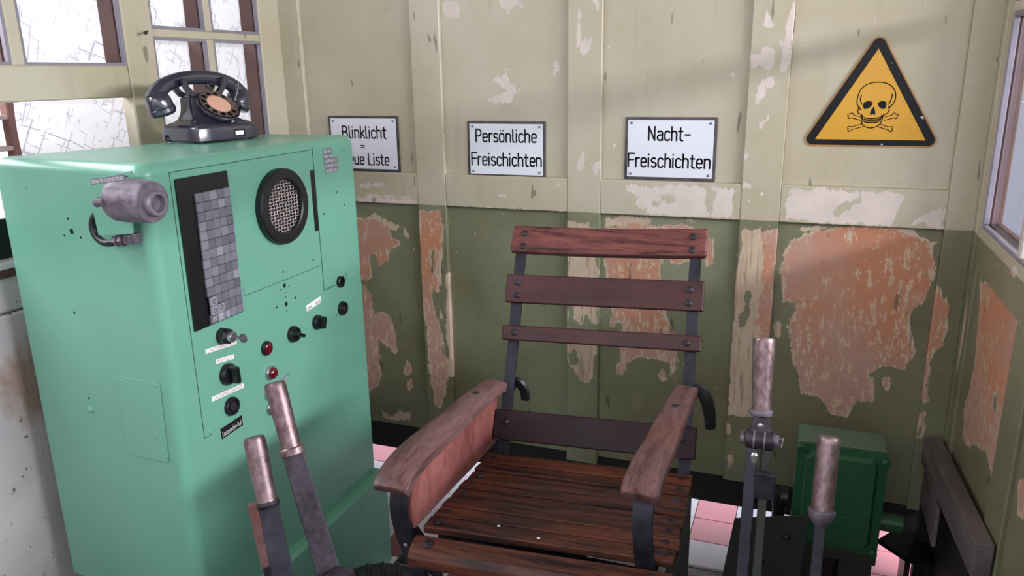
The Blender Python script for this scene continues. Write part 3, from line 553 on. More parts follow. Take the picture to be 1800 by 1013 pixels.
# drawn plans hung outside behind the panes
def sheet(y0, y1, z0, z1, x, lab, tilt=0):
    bm = B(); n = 10
    vs = [[bm.verts.new((x-.003*math.sin(i*1.1+j), y0+(y1-y0)*i/n, z0+(z1-z0)*j/n)) for i in range(n+1)] for j in range(n+1)]
    for j in range(n):
        for i in range(n): bm.faces.new((vs[j][i], vs[j][i+1], vs[j+1][i+1], vs[j+1][i]))
    g = bmesh.ops.solidify(bm, geom=bm.faces[:], thickness=.0012)
    return obj('plan_sheet', bm, PLAN, label=lab, cat='plan', group='drawn track plans behind the left windows', loc=(x, (y0+y1)/2, z0))
sheet(1.33, 1.715, 1.60, 2.5, -1.853, 'large drawn plan behind the upper pane left of the nail')
sheet(1.41, 1.83, 1.15, 1.50, -1.86, 'drawn plan in the opening below the window rail, behind the cabinet')
sheet(1.82, 2.036, 1.70, 2.4, -1.852, 'drawn plan behind the top left small pane')
sheet(2.06, 2.30, 1.70, 2.4, -1.852, 'drawn plan behind the top right small pane')
sheet(1.80, 2.036, 1.20, 1.667, -1.852, 'drawn plan behind the lower left small pane, behind the telephone handset')
sheet(2.06, 2.30, 1.20, 1.667, -1.852, 'drawn plan behind the lower right small pane, beside the corner post')
# timber rack outside at the far left
t = thing('timber_rack', (-1.98, 1.3, 1.0), 'reddish timber rack outside beyond the opening at far left', 'rack')
TB = simple('weathered_red_timber', L(128, 92, 86), .7, 0, .2, 12)
obj('post', box(B(), -2.0, -1.97, 1.474, 1.508, 1.0, 1.52, .003, 1), TB, t); obj('post', box(B(), -2.0, -1.97, 1.20, 1.23, 1.0, 1.52, .003, 1), TB, t)
for zz in (1.30, 1.375, 1.455): obj('shelf', box(B(), -2.08, -1.9701, 1.1, 1.4735, zz, zz+.012, .002, 1), simple('pale_shelf', L(176, 160, 156), .6) if zz == 1.30 else bpy.data.materials['pale_shelf'], t)
obj('outer_wall', box(B(), -2.75, -2.7, -1.5, 1.75, 0, 2.6), mottled('pinkish_render', L(150, 122, 128), L(176, 148, 152), .9, 0, 60, .4), label='pinkish rendered outside wall behind the leftmost window pane', cat='wall', loc=(-2.7, .6, 0))
# roof, and the side behind the photographer with its wide window
obj('ceiling', box(B(), -1.85, .52, -1.95, 2.5, 2.70, 2.76), simple('ceiling_boards', L(190, 182, 160), .7), kind='structure')
wf = thing('wall_front', (-.6, -1.9, 0), None, None, kind='structure')
obj('board', box(B(), -1.85, .52, -1.95, -1.9, .0, 1.05), PAINT, wf); obj('board', box(B(), -1.85, .52, -1.95, -1.9, 2.35, 2.7), PAINT, wf)
for xx in (-1.8, -1.05, -.3, .44): obj('post', box(B(), xx-.04, xx+.04, -1.95, -1.9, 1.05, 2.35), PAINT, wf)
obj('wainscot', box(B(), -1.84, -1.79, -1.9, .1, 0, 1.118), PLAST, wl); obj('head', box(B(), -1.84, -1.79, -1.9, 1.706, 2.5, 2.7), PAINT, wl)
obj('head', box(B(), -1.84, -1.79, 1.81, 2.29, 2.4, 2.7), PAINT, wl)
obj('post', box(B(), -1.82, -1.78, -.2, -.12, 1.118, 2.5), PAINT, wl)
# ground outside
obj('pavement', box(B(), -30, 30, 4.2, 60, -.2, -.03), tile_mat('pale_pavement', L(190, 184, 184)), kind='structure')

# ================================================================== SIGNS
def sign(name, x0, x1, z0, z1, lines, label, holes=True, tiltpix=0):
    y = PY
    r = thing(name, ((x0+x1)/2, y, z0), label, 'sign')
    obj('plate', box(B(), x0, x1, y-.005, y-.0002, z0, z1, .0018, 2), SIGNRIM, r)
    i = .009
    obj('enamel_face', box(B(), x0+i, x1-i, y-.0062, y-.0048, z0+i, z1-i, .0006, 1), ENAMEL, r)
    mp = lambda u, v, d: (u, y-.0066, v)
    for (txt, cx, base, cap, wid) in lines: obj('lettering', lettering(txt, cx, base, cap, wid, mp), BLACKINK, r)
    for sx in (x0+.02, x1-.02):
        for sz in (z0+.018, z1-.018): obj('screw', dome(B(), (sx, y-.0062, sz), (0, -1, 0), .0042, .003, 8), ZINC, r)
    return r
def fz(a, b, t): return a+(b-a)*t
# coordinates from the sign face
sign('flashing_light_sign', -1.615, -1.333, 1.222, 1.416, [('Blinklicht', -1.470, 1.339, .041, .176), ('=', -1.478, 1.298, .028, .016), ('Neue Liste', -1.4695, 1.246, .040, .186)], 'white sign reading Blinklicht, partly hidden by the green cabinet')
sign('personal_shift_sign', -1.073, -.797, 1.217, 1.401, [('Persönliche', -.934, 1.3335, .040, .212), ('Freischichten', -.934, 1.256, .041, .247)], 'white sign reading Persönliche Freischichten')
sign('night_shift_sign', -.536, -.257, 1.224, 1.416, [('Nacht-', -.399, 1.346, .041, .125), ('Freischichten', -.398, 1.264, .041, .250)], 'white sign reading Nacht- Freischichten')
# warning triangle
ty = PY
ts = thing('poison_warning_sign', (.159, ty, 1.338), 'yellow triangular warning sign with black skull and crossed bones', 'sign')
def rtri(r, s=.297, cx=.1585, zb=1.3565):
    pts = []
    for (px, pz, a0) in ((cx-s/2, zb, 150), (cx+s/2, zb, 270), (cx, zb+s*.862, 30)):
        pts += [(px+r*math.cos(R(a0+k*15)), pz+r*math.sin(R(a0+k*15))) for k in range(9)]
    return pts
obj('plate', prism(B(), rtri(.0195), 'y', ty-.0045, ty-.0003, .001, 1), OCHRE2, ts, label='worn ochre rim')
obj('black_border', prism(B(), rtri(.0160), 'y', ty-.0062, ty-.004, .0008, 1), SIGNBLK, ts)
obj('yellow_field', prism(B(), [(.0165, 1.3555), (.3005, 1.3555), (.1585, 1.6010)], 'y', ty-.0076, ty-.006, .0008, 1), OCHRE, ts)
sk = lambda u, v, d: (.0142+(u-213)*.000347, ty-.0081, 1.3555+(870-v)*.000359)
bm = B()
S = [spline([(548, 640, 0), (527, 622, 0), (513, 590, 0), (512, 550, 0), (525, 500, 0), (550, 465, 0), (595, 440, 0), (650, 433, 0), (705, 440, 0), (750, 463, 0), (778, 500, 0), (788, 545, 0), (778, 590, 0), (748, 625, 0)], 4),
     spline([(536, 622, 0), (523, 645, 0), (532, 668, 0), (552, 678, 0), (555, 715, 0), (572, 755, 0), (610, 776, 0), (650, 775, 0), (688, 757, 0), (708, 715, 0), (712, 682, 0), (738, 668, 0), (752, 645, 0), (746, 615, 0)], 4),
     spline([(540, 530, 0), (534, 560, 0), (548, 600, 0)], 3), spline([(762, 522, 0), (758, 560, 0), (745, 600, 0)], 3),
     spline([(560, 680, 0), (566, 715, 0), (585, 733, 0), (640, 738, 0), (685, 728, 0), (700, 700, 0), (702, 678, 0)], 3),
     spline([(572, 698, 0), (630, 708, 0), (695, 695, 0)], 3), spline([(575, 712, 0), (630, 722, 0), (692, 710, 0)], 3)]
for s in S: ribbon(bm, [(p[0], p[1]) for p in s], 7.5, 0, sk)
for k in range(9): ribbon(bm, [(580+k*13, 702+3*math.sin(k*.39)), (582+k*12.6, 728+6*math.sin(k*.39))], 4, 0, sk)
bone1 = [(548, 692), (497, 680), (491, 668), (478, 663), (469, 674), (456, 670), (451, 681), (460, 689), (455, 701), (466, 707), (480, 700), (492, 704), (548, 719)]
bone2 = [(560, 748), (490, 770), (478, 766), (463, 768), (460, 780), (470, 786), (462, 797), (470, 806), (485, 803), (492, 792), (572, 768)]
mir = lambda P, c=636: [(2*c-x, y) for x, y in P]
for bn in (bone1, bone2, mir(bone1), mir(bone2, 627)): ribbon(bm, bn, 6, 0, sk)
obj('skull_outline', bm, BLACKINK, ts)
bm = B()
for pl in ([(558, 600), (565, 583), (590, 574), (615, 577), (628, 587), (620, 612), (600, 630), (572, 635), (560, 622)], [(663, 592), (680, 577), (705, 573), (725, 583), (729, 602), (722, 630), (698, 635), (675, 618)], [(636, 618), (648, 640), (655, 672), (648, 681), (636, 672), (622, 681), (614, 674), (622, 640)]):
    bm.faces.new([bm.verts.new(sk(u, v, 0)) for u, v in pl])
obj('eye_and_nose_holes', bm, BLACKINK, ts)

# ================================================================== CONTROL CABINET
cb = thing('control_cabinet', (-1.45, 1.55, 0), 'mint green steel control cabinet with dials, speaker grille and mosaic display', 'cabinet')
def rounded(pts, rs, n=5):
    out = []
    m = len(pts)
    for i, p in enumerate(pts):
        p = Vector(p); a = (Vector(pts[i-1])-p).normalized(); b = (Vector(pts[(i+1) % m])-p).normalized(); r = rs[i]
        ang = a.angle(b)/2; d = r/math.tan(ang); c = p+(a+b).normalized()*(r/math.sin(ang))
        s = p+a*d; e = p+b*d; a0 = math.atan2(*(s-c).yx); a1 = math.atan2(*(e-c).yx)
        while a1-a0 > math.pi: a1 -= 2*math.pi
        while a1-a0 < -math.pi: a1 += 2*math.pi
        out += [(c.x+r*math.cos(a0+(a1-a0)*k/n), c.y+r*math.sin(a0+(a1-a0)*k/n)) for k in range(n+1)]
    return out
FXc = -1.22
q = [(-1.70, 1.213), (FXc, 1.165), (FXc, 1.942), (-1.52, 1.938)]
bm = B(); levels = []
def ringof(ins, z):
    c = Vector((-1.45, 1.55)); qq = []
    for i, p in enumerate(q):
        a = Vector(q[i-1]); b = Vector(q[(i+1) % 4]); p = Vector(p)
        n1 = (p-a).normalized(); n2 = (b-p).normalized(); n1 = Vector((-n1.y, n1.x)); n2 = Vector((-n2.y, n2.x)); m_ = (n1+n2)/(1+n1.dot(n2)); qq.append(tuple(p+m_*ins))
    return [(x, y, z) for x, y in rounded(qq, [max(.004, r-ins*.6) for r in (.012, .026, .018, .012)])]
prof = [(.0, .325), (.0, 1.364)]+[(.026*(1-math.cos(R(a))), 1.364+.026*math.sin(R(a))) for a in (18, 36, 54, 72, 90)]
rings = [[bm.verts.new(p) for p in ringof(i_, z_)] for i_, z_ in prof]
for a, b in zip(rings, rings[1:]):
    for i in range(len(a)): bm.faces.new((a[i], a[(i+1) % len(a)], b[(i+1) % len(a)], b[i]))
bm.faces.new(rings[0][::-1]); bm.faces.new(rings[-1])
obj('body', bm, GREEN, cb)
# plinth: a foot wider than the body to the front
bm = B(); prism(bm, rounded([(-1.66, 1.26), (-1.186, 1.215), (-1.186, 1.958), (-1.5, 1.952)], (.01, .02, .02, .01), 4), 'z', 0, .325)
bmesh.ops.bevel(bm, geom=[e for e in bm.edges if all(v.co.z > .3 for v in e.verts)], offset=.012, segments=3, profile=.5, affect='EDGES')
obj('plinth', bm, GREEN, cb)
def plate(name, y0, y1, z0, z1, x=FXc, th=.0012, mat=GREEN, parent=cb, bev=.0006, **k): return obj(name, box(B(), x, x+th, y0, y1, z0, z1, bev, 1), mat, parent, **k)
# dark seams are the gaps round the plates: the plates stand on a slightly smaller dark gasket
X1 = FXc
for nm_, y0, y1, z0, z1 in (('panel_seam', 1.2355, 1.2375, .768, 1.3665), ('panel_seam', 1.2375, 1.735, 1.3655, 1.367), ('panel_seam', 1.417, 1.728, 1.0525, 1.0538), ('panel_seam', 1.4165, 1.418, 1.0538, 1.072), ('panel_seam', 1.2375, 1.262, .7675, .769)):
    obj(nm_, box(B(), FXc-.001, FXc+.0003, y0, y1, z0, z1), GREEN_IN, cb)
bm = prism(B(), [(1.738, .982), (1.792, .990), (1.793, 1.003), (1.85, 1.005), (1.8505, .982), (1.893, .980), (1.895, 1.3685), (1.738, 1.3675)], 'x', X1, X1+.0018, .0006, 1)
obj('access_plate', bm, GREEN, cb)
obj('access_gasket', box(box(B(), X1-.001, X1+.0005, 1.7362, 1.7385, .981, 1.3695), X1-.001, X1+.0005, 1.7385, 1.792, .9805, .9825), GREEN_IN, cb)
obj('slot', box(B(), X1-.001, X1+.0006, 1.719, 1.7375, 1.150, 1.313), BLACKP, cb)
for y, z in ((1.749, 1.362), (1.882, 1.352), (1.749, .993), (1.880, .995)): obj('plate_screw', dome(B(), (X1+.0016, y, z), (1, 0, 0), .0045, .003, 8), GREEN, cb)
for y, z in ((1.404, .772), (1.253, .778), (1.69, 1.075)): obj('plate_screw', dome(B(), (X1, y, z), (1, 0, 0), .0035, .002, 8), GREEN, cb)
for y, z, r in ((1.569, 1.039, .006), (1.569, .990, .006), (1.569, 1.02, .0022), (1.552, 1.033, .002), (1.586, 1.033, .002), (1.569, 1.075, .003), (1.61, .995, .0035), (1.53, .992, .003), (1.569, 1.008, .002), (1.569, .972, .0022), (1.83, 1.24, .0035), (1.865, 1.20, .003), (1.765, 1.19, .003), (1.70, 1.075, .003), (1.565, 1.055, .002), (1.785, .895, .003)):
    obj('drilled_hole', lathe(B(), (X1+(.0019 if y > 1.74 and z > 1 else 0), y, z), (1, 0, 0), [(-.001, r), (.0004, r), (.0005, r*.6)], 8), BLACKR, cb)
# speaker
sc_ = (1.582, 1.241)
sx = X1
sp = obj('speaker_ring', lathe(B(), (sx, *sc_), (1, 0, 0), [(0, .094), (.016, .094), (.020, .091), (.020, .070), (.017, .066), (.0, .066)], 48, cap=False), BLACKR, cb)
obj('speaker_back', lathe(B(), (sx-.001, *sc_), (1, 0, 0), [(0, .067), (.0015, .067)], 32), BLACKP, sp)
bm = B(); nW = 11
for i in range(nW):
    u = (i-(nW-1)/2)*.0118
    l = math.sqrt(max(0, .0655**2-u*u)); n = max(4, int(2*l/.0042))
    tube(bm, [(sx+.009+.0012*math.sin(k*math.pi+i*math.pi), sc_[0]+u+.0022*math.sin(k*math.pi/2*1.4+i*1.57), sc_[1]-l+2*l*k/n) for k in range(n+1)], .0011, 4)
for i in range(17):
    v = (i-8)*.0078
    l = math.sqrt(max(0, .0655**2-v*v)); n = max(4, int(2*l/.0059))
    tube(bm, [(sx+.009-.0012*math.sin(k*math.pi/2), sc_[0]-l+2*l*k/n, sc_[1]+v+.0012*math.sin(k*math.pi+i*1.57)) for k in range(n+1)], .001, 4)
obj('wire_mesh', bm, simple('galvanised_wire', L(205, 190, 188), .35, .4, .1), sp, kind='stuff')
# mosaic display
dp = plate('display_frame', 1.246, 1.402, 1.019, 1.351, X1, .006, BLACKP, bev=.0015)
tm = {}
for k_, sh in enumerate((96, 106, 116, 126, 140)): tm[k_] = simple('mosaic_grey_%s' % 'abcde'[k_], L(sh, sh, sh+10), .4, 0, .05)
rnd = random.Random(3)
tmesh = []
for k_ in range(5):
    bm = box(B(), 0, .006, .0004, .0213, .0004, .0205, .0012, 1); me = bpy.data.meshes.new('mosaic_tile'); bm.to_mesh(me); bm.free(); me.materials.append(tm[k_]); tmesh.append(me)
for r in range(14):
    for c in range(5):
        sym = (r, c) in ((11, 0), (12, 0), (12, 1), (13, 0), (13, 1), (13, 2))
        o = bpy.data.objects.new('mosaic_tile', tmesh[4 if sym and r < 13 else rnd.choice((0, 1, 1, 2, 2, 3)) if rnd.random() > .07 else 4]); C.objects.link(o); o.parent = dp
        o.location = Vector((X1+.0055+(.005 if sym and r < 13 else rnd.random()*.0008), 1.2895+c*.0217, 1.315-(r+1)*.0209))-LOC[cb]
        if sym:
            yy = 1.2895+c*.0217+.0108; zz = 1.315-(r+1)*.0209+.0102; xx = X1+.0055+(.0112 if r < 13 else .0070)
            mp = lambda u, v, d: (xx, yy+u, zz+v)
            bm = B()
            ribbon(bm, [(x_*.0045, y_*.0045) for x_, y_ in arc(0, 0, 1, 1, 0, 360, 10)], .0012, 0, mp)
            if c == 0 and r == 13: ribbon(bm, [(.006, .006), (-.006, -.004)], .001, 0, mp)
            if c == 1: ribbon(bm, [(-.006, .005), (.006, .007)], .001, 0, mp)
            if c == 2: bm.free(); bm = B(); [ribbon(bm, [(-.006, .005-k*.0035), (.006, .006-k*.0035)], .001, 0, mp) for k in range(4)]
            obj('symbol', bm, BLACKINK if r < 13 else CREAM, dp)
# controls
def knob(y, z, r, wing, ang, nm='rotary_switch', lab=None, base=.014):
    k = obj(nm, lathe(B(), (X1, y, z), (1, 0, 0), [(0, r), (base*.6, r), (base, r*.86), (base, r*.7), (base-.002, r*.66), (base-.002, .001)], 28), BLACKR, cb, label=lab)
    m4 = Matrix.Translation((X1+base-.001, y, z)) @ Matrix.Rotation(R(ang), 4, 'X')
    bm = B(); a = wing
    hull(bm, [(-.002, -r*.28, -a), (-.002, r*.28, -a), (-.002, r*.34, a), (-.002, -r*.34, a)], [(r*.85, -r*.2, -a*.92), (r*.85, r*.2, -a*.92), (r*.95, r*.24, a*.98), (r*.95, -r*.24, a*.98)], .003, 2)
    bmesh.ops.transform(bm, matrix=m4, verts=bm.verts); obj('handle', bm, BLACKP, k); return k
knob(1.330, .889, .0255, .0215, 8); knob(1.582, .905, .0215, .018, 62); knob(1.690, .904, .020, .0175, -8)
def ringbtn(y, z, r):
    k = obj('push_button', lathe(B(), (X1, y, z), (1, 0, 0), [(0, r), (.006, r), (.010, r*.9), (.010, r*.72), (.006, r*.66), (.005, .001)], 28), BLACKR, cb)
    obj('button_cap', lathe(B(), (X1+.0045, y, z), (1, 0, 0), [(0, r*.42), (.004, r*.42), (.0052, r*.3), (.0045, .001)], 20), DARKSTEEL, k)
    bm = B()
    for a in (90, 210, 330): box(bm, X1+.0045, X1+.0062, y-.002, y+.002, z+r*.42, z+r*.7, 0, 1, Matrix.Translation((0, y, z)) @ Matrix.Rotation(R(a), 4, 'X') @ Matrix.Translation((0, -y, -z)))
    obj('ring_ribs', bm, BLACKP, k)
ringbtn(1.330, .808, .0225); ringbtn(1.816, .907, .0205)
k = obj('plug_hole', lathe(B(), (X1, 1.816, .986), (1, 0, 0), [(0, .0165), (.008, .0165), (.010, .014), (.009, .0105), (.001, .010), (.001, .001)], 24), BLACKR, cb)
for y, z, rim, lab in ((1.473, .903, BLACKR, 'dark red domed indicator lamp'), (1.478, .836, CHROME, 'dark red lamp in bright rim'), (1.466, .787, CHROME, None), (1.468, .745, CHROME, None)):
    k = obj('indicator_lamp', lathe(B(), (X1, y, z), (1, 0, 0), [(0, .0185), (.006, .0185), (.009, .016), (.009, .001)], 24), rim, cb, label=lab)
    dm = .011 if rim is CHROME and z > .8 else .006
    obj('lens', lathe(B(), (X1+.008, y, z), (1, 0, 0), [(0, .0145), (dm*.5, .0142), (dm*.85, .011), (dm, .006), (dm*1.05, .0005)], 24), REDL if z > .8 else BLACKP, k)
# key switch
k = obj('key_switch', lathe(B(), (X1, 1.327, .984), (1, 0, 0), [(0, .019), (.018, .019), (.024, .0165), (.024, .001)], 8), BLACKR, cb, smooth=20)
obj('lock_barrel', lathe(B(), (X1+.022, 1.327, .984), (1, 0, 0), [(0, .0125), (.012, .0125), (.0135, .011), (.0135, .004), (.012, .001)], 20), CHROME, k)
bm = B(); box(bm, X1+.032, X1+.060, 1.3255, 1.3285, .981, .987, .0005, 1); lathe(bm, (X1+.062, 1.3255, .984), (0, 1, 0), [(0, .0105), (.003, .0105), (.003, .003), (0, .003)], 14, cap=False)
obj('key', bm, ZINC, k)
# strips of label
def strip(y0, z0, y1, z1, h, txt, mat=WHITEL, ink=PINKINK, th=.68, x=None, fit=.9):
    x = X1 if x is None else x
    a = Vector((y0, z0)); d = Vector((y1-y0, z1-z0)); l = d.length; d /= l; n = Vector((-d.y, d.x))
    P = [a, a+d*l, a+d*l+n*h, a+n*h]
    s = obj('label_strip', prism(B(), [(p.x, p.y) for p in P], 'x', x-.0002, x+.0009), mat, cb)
    if txt:
        mp = lambda u, v: (x+.0012, *(a+d*(u+l*.05)+n*(v+h*.16)))
        tb = text_bm(txt, h*th, lambda u, v: (u, v, 0)); ux = max(v.co.x for v in tb.verts); sq = min(l*fit/ux, 1.6)
        for v in tb.verts: v.co = mp(v.co.x*sq, v.co.y)
        obj('lettering', tb, ink, s)
strip(1.272, .9585, 1.372, .9485, .010, 'LAUTSPRECHER'); strip(1.300, .924, 1.358, .9165, .011, 'RUFTASTE'); strip(1.272, .843, 1.380, .835, .011, 'LAUTSPRECHER RUF')
strip(1.288, .742, 1.362, .745, .026, 'Lautsprecher-Ruf.', BLACKP, CREAM, .5); strip(1.652, .945, 1.720, .953, .017, 'EIN    AUS', WHITEL, BLACKINK, .4)
strip(1.51, .790, 1.552, .795, .010, 'BREMSEN', GREYL, CREAM)
xa = X1+.0018
for i, (txt, y1_) in enumerate((('HGR 2432', 1.823), ('HNR  244', 1.823), ('E SPULE 23', 1.848), ('A SPULE 110', 1.849), ('BREMSE 24V', 1.848))):
    strip(1.781+i*.001, 1.350-i*.0132, y1_, 1.350-i*.0132, .0125, txt, GREYL, CREAM, .62, xa, .86)

# things on the side face
sd = Vector((-.48, .048, 0)).normalized(); sn = Vector((-.0995, -.995, 0))        # along the face to the left, outward normal
def SP(x, z, out=0.0):
    y = 1.165+(FXc-x)*.1; return Vector((x, y, z))+Vector((-.0995, -.995, 0))*out
def sidequad(name, pts, o0, o1, mat, parent=cb, bev=.001, **k): return obj(name, hull(B(), [SP(x, z, o0) for x, z in pts], [SP(x, z, o1) for x, z in pts], bev), mat, parent, **k)
rp_ = rounded([(-1.391, .728), (-1.262, .736), (-1.255, .927), (-1.391, .920)], (.008,)*4, 3)
sidequad('cover_plate', rp_, 0, .003, GREEN)
for x, z in ((-1.381, .91), (-1.265, .917), (-1.381, .738), (-1.272, .746), (-1.35, .89), (-1.29, .80)): obj('plate_screw', dome(B(), SP(x, z, .003), sn, .0035, .0015, 8), GREEN, cb)
for x, z, r in ((-1.463, 1.239, .0065), (-1.468, 1.266, .003), (-1.49, 1.228, .0025), (-1.436, 1.228, .0028), (-1.502, 1.052, .0035), (-1.503, .845, .003)): obj('drilled_hole', lathe(B(), SP(x, z), sn, [(-.001, r), (.0004, r), (.0005, r*.5)], 8), BLACKR, cb)
obj('bolt', dome(B(), SP(-1.503, .817), sn, .009, .006, 6), GREEN, cb)
# signal lamp on a bracket plate
lp = sidequad('lamp_bracket', [(-1.327, 1.3595), (-1.315, 1.250), (-1.214, 1.261), (-1.19, 1.3845)], .040, .044, GREEN)
sidequad('bracket_spacer', [(-1.285, 1.345), (-1.28, 1.275), (-1.235, 1.28), (-1.235, 1.36)], 0, .041, GREEN, lp)
ly, lz = 1.098, 1.333
obj('lamp_housing', lathe(B(), (-1.222, ly, lz), (1, 0, -.03), [(0, .030), (.004, .038), (.012, .0415), (.03, .042), (.088, .0395), (.092, .038), (.092, .018)], 32), ZINC, lp)
for a in (60, 180, 300): obj('housing_lug', cyl(B(), (-1.224, ly+.040*math.cos(R(a)), lz+.040*math.sin(R(a))), (-1.208, ly+.041*math.cos(R(a)), lz+.041*math.sin(R(a))), .010, .007, 10), ZINC, lp)

obj('lens_rim', lathe(B(), (-1.134, ly, lz-.004), (1, 0, -.03), [(0, .024), (.012, .024), (.016, .022), (.016, .017), (.004, .016), (.003, .001)], 28), simple('light_cast_metal', L(150, 144, 156), .4, .5, .15, 40), lp)
obj('lamp_foot', box(B(), -1.25, -1.19, ly+.03, ly+.052, lz-.03, lz+.03, .003), ZINC, lp)
bm = hull(B(), [(-1.232, 1.058, 1.364), (-1.232, 1.058, 1.375), (-1.146, 1.054, 1.387), (-1.146, 1.054, 1.376)], [(-1.232, 1.061, 1.364), (-1.232, 1.061, 1.375), (-1.146, 1.057, 1.387), (-1.146, 1.057, 1.376)])
s = obj('lamp_label', bm, GREYL, lp)
du = Vector((.088, -.004, .012)); dv = Vector((0, 0, .011))
tb = text_bm('ERWEITER FAHRVERTEILER', .0062, lambda u, v: (u, v, 0)); ux = max(v.co.x for v in tb.verts)
for v in tb.verts: v.co = Vector((-1.232, 1.0573, 1.364))+du*(.04+v.co.x/ux*.92)+dv*(.2+v.co.y/.01)
obj('lettering', tb, CREAM, lp)
obj('lamp_cable', tube(B(), spline([(-1.322, 1.150, 1.305), (-1.345, 1.145, 1.275), (-1.342, 1.143, 1.248), (-1.318, 1.140, 1.234), (-1.295, 1.138, 1.235), (-1.280, 1.142, 1.240)], 6), .0075, 10), BLACKR, lp)
obj('cable_gland', lathe(B(), (-1.290, 1.142, 1.238), (1, .1, .15), [(0, .011), (.010, .013), (.011, .010), (.016, .010), (.017, .0135), (.024, .0135), (.025, .009), (.034, .009)], 6), ZINC, lp, smooth=20)
obj('gland_elbow', box(B(), -1.262, -1.245, 1.135, 1.172, 1.234, 1.254, .003), ZINC, lp)

# ================================================================== TELEPHONE
ph = thing('desk_telephone', (-1.505, 1.692, 1.3905), 'black dial telephone with handset on top of the green cabinet', 'telephone', rot=(0, 0, R(-11)))
def pobj(n, bm, m, p=ph, **k): return obj(n, bm, m, p, local=True, **k)
def sup(hy, hx, cx, z, p=4, n=36):
    out = []
    for i in range(n):
        a = 2*math.pi*i/n; c, s = math.cos(a), math.sin(a); k_ = (abs(c)**p+abs(s)**p)**(-1/p)
        out.append((cx+c*k_*hx, s*k_*hy, z))
    return out
secs = [(.003, .099, .079, 0, 9), (.006, .1025, .0825, 0, 9), (.036, .1005, .081, 0, 9), (.043, .097, .077, 0, 8), (.047, .090, .070, 0, 6), (.051, .080, .061, -.002, 4.5), (.058, .071, .054, -.006, 3.6), (.068, .062, .048, -.014, 3.2), (.080, .056, .043, -.020, 3), (.094, .051, .039, -.025, 3.2), (.106, .048, .037, -.028, 3.6), (.112, .046, .034, -.029, 4), (.114, .038, .028, -.029, 4)]
bm = B(); rings = [[bm.verts.new(p) for p in sup(hy, hx, cx, z, p_, 48)] for z, hy, hx, cx, p_ in secs]
for a, b in zip(rings, rings[1:]):
    for i in range(48): bm.faces.new((a[i], a[(i+1) % 48], b[(i+1) % 48], b[i]))
bm.faces.new(rings[0][::-1]); bm.faces.new(rings[-1]); pobj('body', bm, BAKE)
for xx in (-.06, .06):
    for yy in (-.08, .08): pobj('foot', cyl(B(), (xx, yy, 0), (xx, yy, .005), .008), BLACKR)
# cradle
bm = B()
for xx in (-.052, -.006):
    strap(bm, spline([(xx, -.064, .160), (xx, -.060, .146), (xx, -.050, .130), (xx, -.032, .119), (xx, .032, .119), (xx, .050, .130), (xx, .060, .146), (xx, .064, .162)], 5), (1, 0, 0), .011, .014)
box(bm, -.052, -.006, -.040, .040, .110, .126, .003); pobj('cradle', bm, BAKE)
# dial
el = R(50); nd = Vector((math.cos(el), 0, math.sin(el))); dc = Vector((.034, .006, .091)); DS = 1.1; du = Vector((0, 1, 0)); dvv = nd.cross(du)*-1
dl = pobj('dial_housing', lathe(B(), dc-nd*.03, nd, [(-.02, .038), (0, .043), (.018, .051), (.026, .0575), (.031, .0575), (.033, .055), (.031, .053), (.030, .001)], 40), BAKE)
pobj('number_ring', lathe(B(), dc, nd, [(0, .0525), (.0015, .0525), (.0018, .030)], 40), BLACKP, dl)
bm = B(); seg = 10
# finger wheel with ten round holes: rebuilt as ring bands and hole rims
def dpnt(r, a, h=0.0): return dc+nd*(.0055+h)+du*(r*math.cos(a))+Vector((-math.sin(el), 0, math.cos(el)))*(r*math.sin(a))
def annulus(bm, r0, r1, h, n=60, th=.0012):
    for k in range(n):
        a0 = 2*math.pi*k/n; a1 = 2*math.pi*(k+1)/n
        bm.faces.new([bm.verts.new(p) for p in (dpnt(r0, a0, h), dpnt(r1, a0, h), dpnt(r1, a1, h), dpnt(r0, a1, h))])
hole_r = .0068; hr = .0412
nseg = 12; N_ = 72
# wheel sheet: polar grid between .0285 and .0465, cells outside the holes kept
cells = [(hr*math.cos(R(a)), hr*math.sin(R(a))) for a in range(40, 40+300, 30)]
NR, NA = 10, 220
grid = {}
for i in range(NR+1):
    for k in range(NA):
        r = .0315+(.0512-.0315)*i/NR; a = 2*math.pi*k/NA
        x_, y_ = r*math.cos(a), r*math.sin(a)
        for hx_, hy_ in cells:
            dd = math.hypot(x_-hx_, y_-hy_)
            if hole_r*.75 < dd < hole_r*1.18: x_ = hx_+(x_-hx_)/dd*hole_r; y_ = hy_+(y_-hy_)/dd*hole_r
        grid[i, k] = bm.verts.new(dc+nd*.0055+du*x_+Vector((-math.sin(el), 0, math.cos(el)))*y_)
for i in range(NR):
    for k in range(NA):
        r = .0315+(.0512-.0315)*(i+.5)/NR; a = 2*math.pi*(k+.5)/NA
        if min(math.hypot(r*math.cos(a)-hx_, r*math.sin(a)-hy_) for hx_, hy_ in cells) < hole_r: continue
        bm.faces.new((grid[i, k], grid[i+1, k], grid[i+1, (k+1) % NA], grid[i, (k+1) % NA]))
for v in [v for v in bm.verts if not v.link_faces]: bm.verts.remove(v)
bmesh.ops.solidify(bm, geom=bm.faces[:], thickness=.0016)
fwm = pobj('finger_wheel', bm, BRASS, dl)
pobj('dial_card', lathe(B(), dc+nd*.0045, nd, [(0, .0315), (.0022, .0315), (.0026, .0305), (.0026, .001)], 36), DIALC, dl)
pobj('finger_stop', box(B(), -.004, .004, -.0025, .0025, 0, .018, .001, 1, Matrix.Translation(dpnt(.054, R(-28), -.004)) @ Matrix.Rotation(R(40), 4, 'Y')), BLACKP, dl)
pobj('call_button', box(B(), .0665, .0715, .014, .023, .048, .059, .001, 1), CREAM)
s = pobj('label_frame', box(B(), .0805, .0835, .006, .044, .010, .030, .0015, 2), BLACKP)
